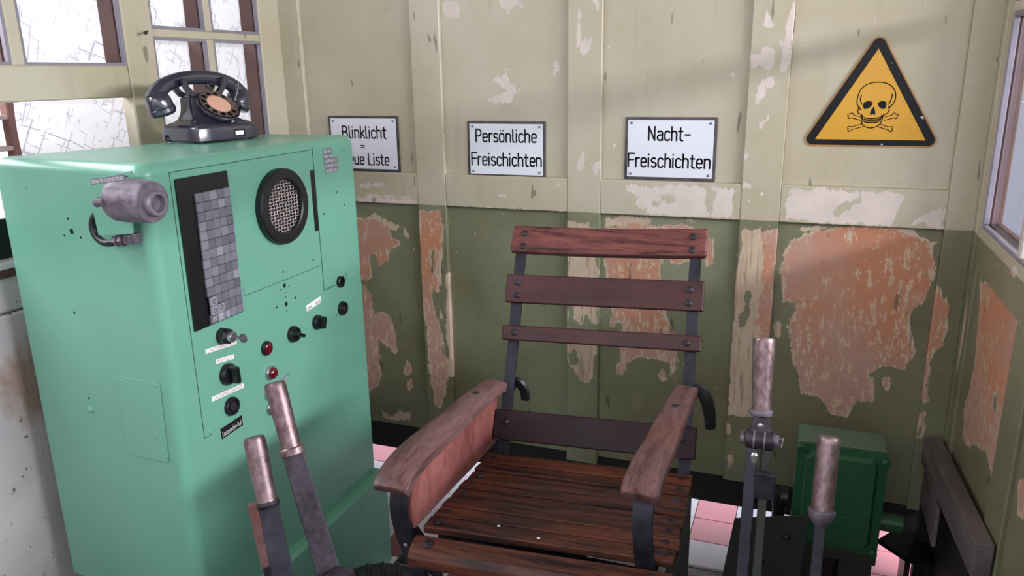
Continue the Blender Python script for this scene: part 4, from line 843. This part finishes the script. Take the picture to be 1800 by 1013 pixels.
pobj('label_card', box(B(), .0832, .0842, .012, .038, .0145, .0255, .0003, 1), WHITEL, s)
pobj('side_clip', tube(B(), spline([(-.045, -.1005, .018), (-.047, -.106, .015), (-.044, -.107, .007), (-.038, -.104, .006), (-.036, -.1015, .011)], 5), .003, 8), BLACKR)
# handset: grip, ear cup and mouth cup
xh = -.029; sh = .004
path = spline([(xh, -.1335, .108), (xh, -.119, .132), (xh, -.092, .149), (xh, -.050, .1605), (xh, 0, .164), (xh, .050, .1605), (xh, .092, .149), (xh, .119, .132), (xh, .1335, .108)], 5)
n_ = len(path); rad = [.0165+.0115*abs(2*i/(n_-1)-1)**4 for i in range(n_)]
hs = thing('telephone_handset', (0, 0, 0), None, None)
bpy.data.objects.remove(hs)
hs = pobj('handset', tube(B(), path, rad, 20, (1.08, .82), up=(1, 0, 0), power=2.6), BAKE)
for s_ in (-1, 1):
    a = Vector((xh, s_*.129, .120)); b = Vector((xh, s_*.111, .064)); d = (b-a).normalized()
    pobj('ear_cup' if s_ < 0 else 'mouth_cup', lathe(B(), a-d*.012, d, [(0, .012), (.008, .024), (.022, .0305), (.040, .0325), (.042, .0315), (.044, .0335), (.053, .0345), (.061, .030), (.062, .024), (.060, .001)], 36), BAKE, hs)
pobj('cup_wire', tube(B(), [dv_ for dv_ in spline([(xh+.030, .088, .100), (xh+.034, .098, .128), (xh+.026, .110, .147), (xh+.008, .128, .150), (xh-.004, .146, .135)], 5)], .0011, 6), CHROME, hs)

# ================================================================== CHAIR
ch = thing('driver_chair', (-.41, 1.38, .0), 'dark red slatted wooden armchair with iron frame and riveted slats', 'chair')
_y, _r = .048, -.028
RC = Matrix.Rotation(_y, 3, 'Z') @ Matrix.Rotation(_r, 3, 'Y')
def CH(x, y, z): return Vector((-.362, 0, H)) + RC @ Vector((x, y, z))
def cslat(name, w, top, bot, th, mat, curve=0.0, bev=.004, rivets=(), x0=None, x1=None):
    """slat given by its front face's top and bottom edge (y, z) in chair space"""
    x0 = -w/2 if x0 is None else x0; x1 = w/2 if x1 is None else x1
    t = Vector((0, *top)); b = Vector((0, *bot)); up = (t-b).normalized(); nr = Vector((0, up.z, -up.y))   # towards the back
    if nr.y < 0 and abs(up.z) > .5: nr = -nr
    bm = B(); n = 12; secs = []
    for i in range(n+1):
        u = i/n; x = x0+(x1-x0)*u; o = nr*(curve*(1-(2*u-1)**2)); dzz = up*0
        secs.append([bm.verts.new(CH(*(Vector((x, 0, 0))+p+o))) for p in (b, t, t+nr*th, b+nr*th)])
    for a, c in zip(secs, secs[1:]):
        for i in range(4): bm.faces.new((a[i], a[(i+1) % 4], c[(i+1) % 4], c[i]))
    bm.faces.new(secs[0][::-1]); bm.faces.new(secs[-1])
    bmesh.ops.recalc_face_normals(bm, faces=bm.faces)
    es = [e for e in bm.edges if len(e.link_faces) == 2 and e.calc_face_angle(0) > .8]
    bmesh.ops.bevel(bm, geom=es, offset=bev, segments=3, profile=.5, affect='EDGES')
    o = obj(name, bm, mat, ch, smooth=30)
    for (rx, v) in rivets:
        p = t*v+b*(1-v); p = Vector((rx, p.y, p.z))+nr*(curve*(1-(2*(rx-x0)/(x1-x0)-1)**2))
        obj('rivet', dome(B(), CH(*p), RC @ (-nr), .0085, .005, 12), DARKSTEEL, o)
    return o
W_TOP = wood('weathered_top_slat_wood', L(40, 22, 26), L(134, 80, 74), .42, (.09, 1, 1), 2.6, .45, L(58, 32, 44))
wS = .474; ra = .205
cslat('back_slat', .474, (1.801, -.358), (1.757, -.415), .022, W_TOP, .010, .006, [(-ra, .68), (-ra, .2), (ra, .68), (ra, .2)])
cslat('back_slat', .474, (1.727, -.467), (1.699, -.531), .018, W_BACK, .004, .004, [(-ra, .70), (-ra, .25), (ra, .70), (ra, .25)])
cslat('back_slat', .474, (1.678, -.582), (1.664, -.616), .018, W_BACK, .003, .004, [(-ra, .5), (ra, .5)])
cslat('back_slat', .474, (1.592, -.767), (1.563, -.833), .018, simple('plum_slat_lacquer', L(44, 27, 31), .5, 0, .2, 6, .1, spec=.25), .0, .004, [(-ra, .6), (ra, .6)])
for s in (-1, 1):
    x = s*.212
    pts = spline([(x, 1.822, -.370), (x, 1.783, -.415), (x, 1.735, -.50), (x, 1.700, -.59), (x, 1.655, -.68), (x, 1.606, -.78), (x, 1.568, -.87), (x, 1.50, -.885), (x, 1.40, -.87)], 4)
    obj('back_post', strap(B(), [CH(*p) for p in pts], RC @ Vector((1, 0, 0)), .026, .008), BLUESTEEL, ch)
# seat slats, rear to front, riveted at both ends
nS = 8; sy0, sz0, sy1, sz1 = 1.535, -.8535, 1.168, -.8235
wid = [.052]+[.0415]*7; gap = .0045; tot = sum(wid)+gap*7; yy = 0
dS = Vector((0, sy1-sy0, sz1-sz0)); Ls = dS.length; dS /= Ls; sc0 = Ls/tot
skew = [0, .003, -.002, .002, -.001, .003, .001, -.003]
for i in range(nS):
    a = Vector((0, sy0, sz0))+dS*(yy*sc0); b = a+dS*(wid[i]*sc0); yy += wid[i]+gap
    sag = -.004*math.sin(math.pi*i/7)
    x0 = -.237+.002*random.uniform(-1, 1); x1 = .237+.003*random.uniform(-1, 1)
    bm = B(); up = Vector((0, 0, 1)); th = .016
    q1 = [CH(x0, a.y, a.z+sag), CH(x1, a.y, a.z+sag+skew[i]*.5), CH(x1, b.y, b.z+sag), CH(x0, b.y, b.z+sag+skew[i])]
    dnv = RC @ Vector((0, 0, -th))
    hull(bm, q1, [p+dnv for p in q1], .0035, 3)
    o = obj('seat_slat', bm, W_SEAT, ch, smooth=30)
    m_ = (a+b)/2
    for s in (-1, 1): obj('rivet', dome(B(), CH(s*.214, m_.y, m_.z+sag+.0002), (0, 0, 1), .0085, .0022, 12), DARKSTEEL, o)
for x_, y_, z_ in ((-.095, 1.20, -.8245), (-.01, 1.178, -.8235), (.045, 1.585, -.80)):
    obj('paint_drip', lathe(B(), CH(x_, y_, z_), (0, .2, 1), [(0, .0035), (.0012, .003), (.002, .0008)], 8), CREAM, ch)
# front slat, bent over the front edge
bm = B(); pr = [(1.138, -.826), (1.118, -.8285), (1.103, -.835), (1.094, -.848), (1.092, -.866), (1.106, -.868), (1.110, -.853), (1.122, -.846), (1.138, -.843)]
hull(bm, [CH(-.238, y, z) for y, z in pr], [CH(.238, y, z) for y, z in pr], .002, 2)
o = obj('front_slat', bm, W_SEAT, ch, smooth=40)
obj('rivet', dome(B(), CH(-.205, 1.119, -.828), (0, -.3, 1), .011, .003, 14), DARKSTEEL, o); obj('rivet', dome(B(), CH(.205, 1.119, -.828), (0, -.3, 1), .011, .003, 14), DARKSTEEL, o)
for s in (-1, 1):
    obj('seat_rail', strap(B(), [CH(s*.19, y, z) for y, z in ((1.56, -.876), (1.40, -.868), (1.25, -.852), (1.13, -.85))], RC @ Vector((1, 0, 0)), .034, .010), BLUESTEEL, ch)
# left arm: board, side board, strap
def arm(path, widths, th, name='armrest'):
    bm = B(); P = spline(path, 5); n = len(P); rings = []
    wds = [widths[0]+(widths[1]-widths[0])*min(1, (i/(n-1))*1.6) for i in range(n)]
    for i, p in enumerate(P):
        d = (P[min(i+1, n-1)]-P[max(i-1, 0)]).normalized(); s = d.cross(Vector((0, 0, 1))).normalized(); u = s.cross(d)
        w_ = wds[i]/2*(1 if 1 < i < n-2 else (.72 if i in (0,) else .93)); t_ = th*(1 if 0 < i < n-1 else .7)
        ring = []
        for (cx, cz) in ((-1, -.45), (-1, .25), (-.86, .44), (-.5, .5), (0, .54), (.5, .5), (.86, .44), (1, .25), (1, -.45), (.9, -.5), (-.9, -.5)):
            ring.append(bm.verts.new(p+s*(cx*w_)+u*(cz*t_)))
        rings.append(ring)
    for a, b in zip(rings, rings[1:]):
        for i in range(len(a)): bm.faces.new((a[i], a[(i+1) % len(a)], b[(i+1) % len(b)], b[i]))
    bm.faces.new(rings[0][::-1]); bm.faces.new(rings[-1])
    return obj(name, bm, W_ARM, ch, smooth=40)
a = arm([(-.658, 1.628, .812), (-.661, 1.60, .826), (-.664, 1.52, .833), (-.666, 1.42, .836), (-.668, 1.32, .838), (-.670, 1.24, .839), (-.672, 1.18, .836), (-.673, 1.135, .824), (-.673, 1.112, .808)], (.046, .074), .026)
obj('arm_rivet', dome(B(), (-.665, 1.50, .8475), (0, 0, 1), .008, .003), DARKSTEEL, a)
a = arm([(-.203, 1.602, .872), (-.204, 1.57, .882), (-.207, 1.49, .885), (-.210, 1.40, .884), (-.212, 1.30, .883), (-.214, 1.235, .885), (-.215, 1.19, .883), (-.216, 1.158, .876), (-.216, 1.140, .866)], (.044, .064), .026)
obj('arm_rivet', dome(B(), (-.208, 1.46, .8985), (0, 0, 1), .008, .003), DARKSTEEL, a)
sb = [(1.60, .815), (1.50, .822), (1.40, .825), (1.30, .826), (1.20, .824), (1.165, .800), (1.152, .765), (1.150, .73), (1.158, .705), (1.30, .700), (1.45, .692), (1.58, .688)]
obj('side_board', prism(B(), sb, 'x', -.664, -.652, .002), W_SIDE, ch)
obj('arm_strap', strap(B(), spline([(-.672, 1.60, .815), (-.672, 1.40, .818), (-.672, 1.20, .819), (-.672, 1.158, .806), (-.672, 1.140, .775), (-.671, 1.138, .74), (-.669, 1.150, .69), (-.666, 1.166, .64), (-.663, 1.185, .585), (-.660, 1.215, .50)], 5), (1, 0, 0), .036, .007), BLUESTEEL, ch)
obj('strap_brace', strap(B(), spline([(-.664, 1.172, .70), (-.65, 1.185, .66), (-.636, 1.20, .60), (-.63, 1.23, .50)], 5), (1, 0, 0), .022, .006), BLUESTEEL, ch)
for y, z in ((1.148, .672), (1.158, .640)): obj('strap_rivet', dome(B(), (-.668, y+.001, z), (0, -1, -.2), .005, .003, 8), CHROME if z > .65 else DARKSTEEL, ch)
obj('arm_strap', strap(B(), spline([(-.212, 1.58, .868), (-.212, 1.40, .868), (-.213, 1.225, .869), (-.212, 1.176, .860), (-.211, 1.155, .838), (-.210, 1.150, .800), (-.208, 1.160, .75), (-.206, 1.178, .69), (-.204, 1.205, .61), (-.202, 1.23, .50)], 5), (1, 0, 0), .034, .008), BLUESTEEL, ch)
# scrolled iron brackets behind the arms
for pts in ([(-.640, 1.655, .800), (-.632, 1.65, .822), (-.616, 1.65, .820), (-.604, 1.655, .800), (-.602, 1.655, .775)], [(-.205, 1.64, .835), (-.196, 1.635, .862), (-.180, 1.64, .862), (-.166, 1.64, .840), (-.158, 1.643, .805), (-.155, 1.645, .772)]):
    sp_ = spline(pts, 5)
    obj('scroll_bracket', tube(B(), sp_, [.007+.002*math.sin(i/len(sp_)*3.14) for i in range(len(sp_))], 8, (1, 1.6)), BLACKR, ch)
# frame under the seat: rails and pedestal
obj('cross_rail', box(B(), -.62, -.20, 1.46, 1.49, .655, .675, .002, 1), BLUESTEEL, ch); obj('cross_rail', box(B(), -.62, -.20, 1.19, 1.22, .66, .68, .002, 1), BLUESTEEL, ch)
obj('pedestal', lathe(B(), (-.41, 1.36, 0), (0, 0, 1), [(0, .12), (.02, .12), (.03, .05), (.62, .045), (.63, .09), (.655, .09)], 24), MACHG, ch)
obj('leg', strap(B(), [(-.660, 1.215, .50), (-.60, 1.30, .2), (-.52, 1.33, .02)], (1, 0, 0), .03, .008), BLUESTEEL, ch)
obj('leg', strap(B(), [(-.202, 1.23, .50), (-.26, 1.30, .2), (-.32, 1.33, .02)], (1, 0, 0), .03, .008), BLUESTEEL, ch)
# side plate of the right rear seat support, seen past the seat
obj('support_plate', prism(B(), [(1.20, .68), (1.50, .68), (1.52, .20), (1.40, .0), (1.28, .0)], 'x', -.180, -.172, .001), MACHG, ch)

# ================================================================== LEVERS
def lever(loc, label, top, mid, low, gr, br, bw=.030, bt=.016, collar=True, grip=GRIP, bar=DARKSTEEL):
    top, mid, low = map(Vector, (top, mid, low))
    t = thing('hand_lever', loc, label, 'lever', 'hand levers beside the driver chair' if False else None)
    d = (top-mid).normalized(); l = (top-mid).length
    obj('grip', lathe(B(), mid, d, [(0, gr*.98), (l*.08, gr*.95), (l*.4, gr*1.0), (l*.8, gr*1.05), (l-.006, gr*1.05), (l-.001, gr*.95), (l, gr*.7)], 28), grip, t)
    return t, d, l, top, mid, low
# front left lever (shorter one)
def barbox(bm, a, b, wdir, w0, w1, th0, th1=None, bev=.002):
    a = Vector(a); b = Vector(b); d = (b-a).normalized(); wv = Vector(wdir); wv = (wv-d*wv.dot(d)).normalized(); tv = d.cross(wv); th1 = th1 or th0
    f = lambda p, w_, t_: [p-wv*w_/2-tv*t_/2, p+wv*w_/2-tv*t_/2, p+wv*w_/2+tv*t_/2, p-wv*w_/2+tv*t_/2]
    return hull(bm, f(a, w0, th0), f(b, w1, th1), bev, 2)
wd = Vector((.77, .64, 0))
t, d, l, top, mid, low = lever((-.60, .80, 0), 'shorter steel hand lever with brown grip, in front of the green cabinet', (-.770, .880, 1.013), (-.741, .861, .913), (-.708, .841, .804), .0158, .0)
obj('collar', lathe(B(), mid-d*.006, d, [(0, .0165), (.005, .0185), (.010, .0165)], 24), DARKSTEEL, t)
obj('bar', barbox(B(), mid-d*.004, mid-d*.60, wd, .030, .042, .018), BLUESTEEL, t)
p = mid-d*.145
obj('link_block', box(B(), p.x-.040, p.x-.010, p.y-.020, p.y+.012, p.z-.024, p.z+.004, .003), DARKSTEEL, t)
q0 = mid-d*.6
obj('pivot_stand', box(box(B(), q0.x-.05, q0.x+.05, q0.y-.03, q0.y+.03, 0, q0.z-.02, .004), q0.x-.035, q0.x+.035, q0.y-.02, q0.y+.02, q0.z-.025, q0.z+.05, .006), MACHG, t)
t, d, l, top, mid, low = lever((-.47, .80, 0), 'taller leaning steel hand lever with brown grip, in front of the green cabinet', (-.747, .913, 1.094), (-.713, .896, .993), (-.641, .866, .802), .0156, .0)
obj('collar', lathe(B(), mid-d*.010, d, [(0, .0172), (.003, .0195), (.012, .0195), (.014, .017)], 24), GRIP, t)
dl_ = (mid-low).normalized()
obj('bar', barbox(B(), mid-d*.008, mid-dl_*.55, wd, .032, .044, .020), DARKSTEEL, t)
obj('link_block', box(B(), low.x+.005, low.x+.040, low.y-.03, low.y+.01, low.z-.02, low.z+.018, .004), DARKSTEEL, t)
q0 = mid-dl_*.55
obj('pivot_stand', box(box(B(), q0.x-.05, q0.x+.05, q0.y-.03, q0.y+.03, 0, q0.z-.02, .004), q0.x-.035, q0.x+.035, q0.y-.02, q0.y+.02, q0.z-.025, q0.z+.05, .006), MACHG, t)
# small wooden strip behind the shorter lever
t = thing('pull_strip', (-.80, .93, 0), 'narrow brown wooden strip lever just behind the shorter left lever', 'lever')
obj('handle', barbox(B(), (-.818, .915, .868), (-.788, .90, .76), wd, .018, .022, .008, bev=.003), W_ARM, t); obj('bar', barbox(B(), (-.788, .90, .764), (-.745, .90, .28), wd, .018, .022, .010), BLUESTEEL, t)
obj('pivot_stand', box(B(), -.77, -.70, .88, .92, 0, .30, .004), MACHG, t)
# right lever with linkage (tall one)
wd = Vector((1, 0, 0))
t = thing('jointed_hand_lever', (-.03, 1.02, 0), 'tall hand lever with hinged joint below its grip, right of the chair', 'lever')
top = Vector((-.0405, 1.224, 1.1405)); mid = Vector((-.0365, 1.192, 1.029)); d = (top-mid).normalized(); l = (top-mid).length
obj('grip', lathe(B(), mid, d, [(0, .0145), (l*.3, .0150), (l*.8, .0172), (l-.006, .0172), (l-.001, .0155), (l, .012)], 28), GRIP, t)
obj('collar', lathe(B(), mid-d*.008, d, [(0, .0165), (.003, .0185), (.008, .0185), (.010, .0165)], 24), ZINC, t)
def pt(s, ox=0, oy=0): return mid-d*s+Vector((ox, oy, 0))
f = obj('fork', hull(B(), [pt(.006, -.010, -.009), pt(.006, .012, -.009), pt(.006, .012, .009), pt(.006, -.010, .009)], [pt(.040, -.017, -.010), pt(.040, .019, -.010), pt(.040, .019, .010), pt(.040, -.017, .010)], .003), DARKSTEEL, t)
obj('fork_screw', dome(B(), pt(.020, .001, -.010), (0, -1, -.1), .0055, .003, 8), CHROME, f)
k = obj('hinge_barrel', cyl(B(), pt(.045, -.021), pt(.045, .023), .0155, None, 24, .002), DARKSTEEL, t)
for s_, w_ in ((-.026, .006), (-.008, .003), (.008, .003), (.026, .006)): obj('washer', cyl(B(), pt(.045, s_-w_/2), pt(.045, s_+w_/2), .0165 if w_ < .005 else .010, None, 20), ZINC, k)
obj('cotter_pin', tube(B(), [pt(.040, .030, -.004), pt(.036, .036, -.004), pt(.052, .033, -.004), pt(.044, .028, -.004)], .0015, 6), CHROME, k)
lo = Vector((-.0315, 1.05, .62))
dd = (pt(.06)-lo).normalized()
obj('bar', barbox(B(), pt(.060, -.010), pt(.060, -.010)-dd*.8, wd, .017, .022, .016), BLUESTEEL, t)
obj('bar', barbox(B(), pt(.062, .011, .004), pt(.062, .011, .004)-dd*.8, wd, .013, .016, .014), MACHG, t)
obj('rod_tip', lathe(B(), pt(.066, -.006, -.010), (0, 0, 1), [(-.012, .006), (0, .006), (.004, .003)], 10), CHROME, t)
q = pt(.112, .010, -.006)
obj('catch_plate', box(B(), q.x-.014, q.x+.017, q.y-.010, q.y+.004, q.z-.022, q.z+.022, .002, 1), BLUESTEEL, t)
q = pt(.062, -.010)-dd*.8
obj('pivot_stand', box(B(), q.x-.03, q.x+.05, q.y-.04, q.y+.04, 0, q.z+.06, .004), MACHG, t)
# right short lever
t = thing('hand_lever', (.065, 1.0, 0), 'short hand lever with brown grip and cup collar, in front of the dark green box', 'lever')
top = Vector((.0675, 1.199, .997)); mid = Vector((.0655, 1.165, .886)); d = (top-mid).normalized(); l = (top-mid).length
obj('grip', lathe(B(), mid, d, [(0, .0168), (l*.5, .0172), (l*.9, .0172), (l-.003, .0168), (l, .0150)], 28), GRIP, t)
obj('collar', lathe(B(), mid-d*.022, d, [(0, .0095), (.004, .0135), (.012, .0185), (.020, .0205), (.023, .0205), (.024, .018)], 24), ZINC, t)
lo = Vector((.0640, 1.128, .79)); dd = (mid-lo).normalized()
obj('bar', barbox(B(), mid-d*.018, mid-dd*.6, wd, .016, .018, .010), BLUESTEEL, t)
q = mid-dd*.6
obj('pivot_stand', box(B(), q.x-.04, q.x+.04, q.y-.04, q.y+.04, 0, q.z+.04, .004), MACHG, t)

# ================================================================== GREEN JUNCTION BOX AND FLOOR GEAR
t = thing('junction_box', (.155, 2.16, 0), 'dark green cast box with four lid bolts beside the right wall', 'box')
bx0, bx1, by, bz0, bz1 = .040, .270, 2.10, .235, .551
obj('housing', box(B(), bx0, bx1, by+.016, 2.235, bz0, bz1, .008, 3), BOXG2, t)
bm = B()
def rr(x0, x1, z0, z1, r): return rounded([(x0, z0), (x1, z0), (x1, z1), (x0, z1)], (r,)*4, 4)
a = rr(bx0, bx1, bz0, bz1, .012); b = rr(bx0, bx1, bz0, bz1, .012)
va = [bm.verts.new((u, by+.016, v)) for u, v in a]; vb = [bm.verts.new((u, by+.006, v)) for u, v in a]
c = rr(bx0+.018, bx1-.022, bz0+.018, bz1-.020, .022); vc = [bm.verts.new((u, by+.004, v)) for u, v in c]
e = rr(bx0+.026, bx1-.030, bz0+.026, bz1-.028, .022); ve = [bm.verts.new((u, by-.012, v)) for u, v in e]
for p, q in ((va, vb), (vb, vc), (vc, ve)):
    for i in range(len(p)): bm.faces.new((p[i], p[(i+1) % len(p)], q[(i+1) % len(q)], q[i]))
bm.faces.new(va[::-1]); bm.faces.new(ve)
lid = obj('lid', bm, BOXG, t, smooth=50)
for x, z in ((bx0+.010, bz1-.014), (bx1-.006, bz1-.026), (bx0+.010, bz0+.010), (bx1-.012, bz0+.012)):
    obj('lid_bolt', lathe(B(), (x, by+.006, z), (0, -1, 0), [(0, .0125), (.014, .0115), (.016, .009), (.016, .006), (.010, .0055), (.010, .001)], 18), BOXG, lid)
obj('cast_mark', lathe(B(), (.158, by-.0115, .39), (0, -1, 0), [(0, .024), (.0012, .0236), (.0012, .0222), (0, .022)], 32, cap=False), BOXG, lid)
obj('cast_rib', box(B(), .155, .215, by-.0135, by-.0115, .348, .352, .0008, 1), BOXG, lid)
obj('conduit_stub', cyl(B(), (.262, 2.17, .312), (.335, 2.17, .312), .026, None, 20, .003), BOXG, t)
obj('bracket', box(B(), .04, .27, 2.104, 2.225, .205, .2345, .003), MACHG, t); obj('foot', box(B(), .045, .115, 2.11, 2.22, .0, .204, .004), MACHG, t); obj('foot', box(B(), .175, .262, 2.11, 2.22, .0, .204, .004), MACHG, t); obj('foot_web', box(B(), .1155, .1745, 2.18, 2.20, .0, .204, .002), BLACKP, t)
t = thing('pipe_coupling', (.0, 2.16, 0), 'black pipe coupling standing left of the dark green box', 'pipe')
obj('flange', cyl(B(), (.005, 2.16, .345), (.030, 2.16, .345), .032, None, 24, .003), BLACKR, t); obj('riser', cyl(B(), (.004, 2.16, 0), (.004, 2.16, .335), .018, None, 16), BLACKR, t); obj('elbow', lathe(B(), (.004, 2.16, .345), (0, 0, 1), [(-.03, .02), (0, .024), (.02, .02), (.026, .01)], 16), BLACKR, t)
t = thing('mounting_plate', (-.03, 1.98, 0), 'dark green steel plate standing behind the jointed lever', 'plate')
obj('plate', hull(B(), [(-.109, 1.99, .345), (.085, 1.99, .395), (.06, 1.99, 0), (-.15, 1.99, 0)], [(-.109, 1.998, .345), (.085, 1.998, .395), (.06, 1.998, 0), (-.15, 1.998, 0)], .001), MACHG, t)
obj('edge_flange', box(B(), -.10, .06, 1.9985, 2.06, .0, .02, .002), MACHG, t)
for x, z in ((-.088, .352), (-.03, .24), (.03, .33)): obj('bolt', dome(B(), (x, 1.99, z-.012), (0, -1, 0), .010, .009, 6), BLACKR, t)
# timber beam along the right wall
t = thing('timber_beam', (.41, 2.1, 0), 'dark grey painted beam leaning along the right wall', 'beam')
A0, A1 = Vector((.389, 2.366, .50)), Vector((.436, 2.382, .50)); B0, B1 = Vector((.400, 1.688, .573)), Vector((.4385, 1.690, .573))
dnz = Vector((0, 0, -.085))
obj('beam', hull(B(), [A0, A1, A1+dnz, A0+dnz], [B0, B1, B1+dnz, B0+dnz], .004), BEAMM, t)
obj('cleat', box(B(), .388, .399, 2.05, 2.30, .33, .44, .003), BEAMM, t); obj('shade_board', box(B(), .436, .442, 1.5, 2.39, .0, .449, .002), SILL_SHADE, kind='structure')  # black board below the beam stands in for the shade there
obj('leg', box(B(), .395, .432, 2.29, 2.33, 0, .43, .003), SILL_SHADE, t); obj('leg', box(B(), .402, .434, 1.72, 1.76, 0, .50, .003), SILL_SHADE, t)
# folded black metal sheet and pink steel stand at lower right
t = thing('black_metal_plate', (.36, 2.25, 0), 'bent black metal plate low in the corner right of the dark green box', 'plate')
obj('plate', hull(B(), [(.285, 2.235, .215), (.345, 2.335, .205), (.42, 2.335, .20), (.43, 2.20, .20), (.36, 2.175, .205)], [(.285, 2.235, .20), (.345, 2.335, .19), (.42, 2.335, .185), (.43, 2.20, .185), (.36, 2.175, .19)], .001), BLACKP, t)
obj('upright', box(B(), .36, .375, 2.22, 2.32, 0, .188, .001), BLACKP, t)
t = thing('rail_chair', (.335, 2.07, 0), 'small pale slotted bracket on the pink tiles in the lower right corner', 'bracket')
obj('side', box(B(), .298, .306, 2.02, 2.14, 0, .055, .001), PUTTY, t); obj('side', box(B(), .362, .370, 2.02, 2.14, 0, .055, .001), PUTTY, t); obj('web', box(B(), .307, .361, 2.06, 2.10, 0, .012, .001), PINKT, t)
# hoses on the floor between cabinet and chair
t = thing('rubber_hose', (-.95, 1.55, 0), 'bundle end of thick black rubber hose beside the cabinet plinth', 'hose')
obj('hose', tube(B(), spline([(-1.12, 1.35, .06), (-1.08, 1.42, .18), (-1.02, 1.50, .252), (-.92, 1.57, .235), (-.86, 1.66, .12), (-.85, 1.70, .045)], 8), .042, 14), BLACKR, t)
bm = B()
hp = spline([(-1.12, 1.35, .06), (-1.08, 1.42, .18), (-1.02, 1.50, .252), (-.92, 1.57, .235), (-.86, 1.66, .12), (-.85, 1.70, .045)], 8)
for i in range(2, len(hp)-2, 2): lathe(bm, hp[i]-(hp[i+1]-hp[i-1]).normalized()*.006, hp[i+1]-hp[i-1], [(0, .042), (.003, .046), (.009, .046), (.012, .042)], 14, cap=False)
obj('hose_ribs', bm, BLACKR, t)
t = thing('floor_pedal', (-1.02, 1.80, 0), 'rounded black rubber pedal at the foot of the cabinet plinth', 'pedal')
obj('pad', box(B(), -1.09, -.98, 1.76, 1.86, .045, .12, .022, 4), BLACKR, t); obj('base', box(B(), -1.08, -.99, 1.77, 1.85, .0, .05, .004), MACHG, t)
# nails in the window post
for nm, a, b, lab in (('nail', (-1.776, 1.792, 1.683), (-1.745, 1.752, 1.676), 'rusty nail sticking out of the window post, upper one'), ('bent_hook', (-1.776, 1.780, 1.536), (-1.748, 1.758, 1.505), 'rusty bent hook low on the window post beside the telephone')):
    t = thing(nm, a, lab, 'nail')
    RUST = simple('rusty_iron', L(62, 44, 40), .7, .3, .3, 40)
    obj('shank', cyl(B(), a, b, .0025, None, 8), RUST, t); d = (Vector(b)-Vector(a)).normalized(); obj('head', lathe(B(), Vector(b)-d*.001, d, [(0, .0055), (.0025, .0055), (.003, .003)], 10), RUST, t)
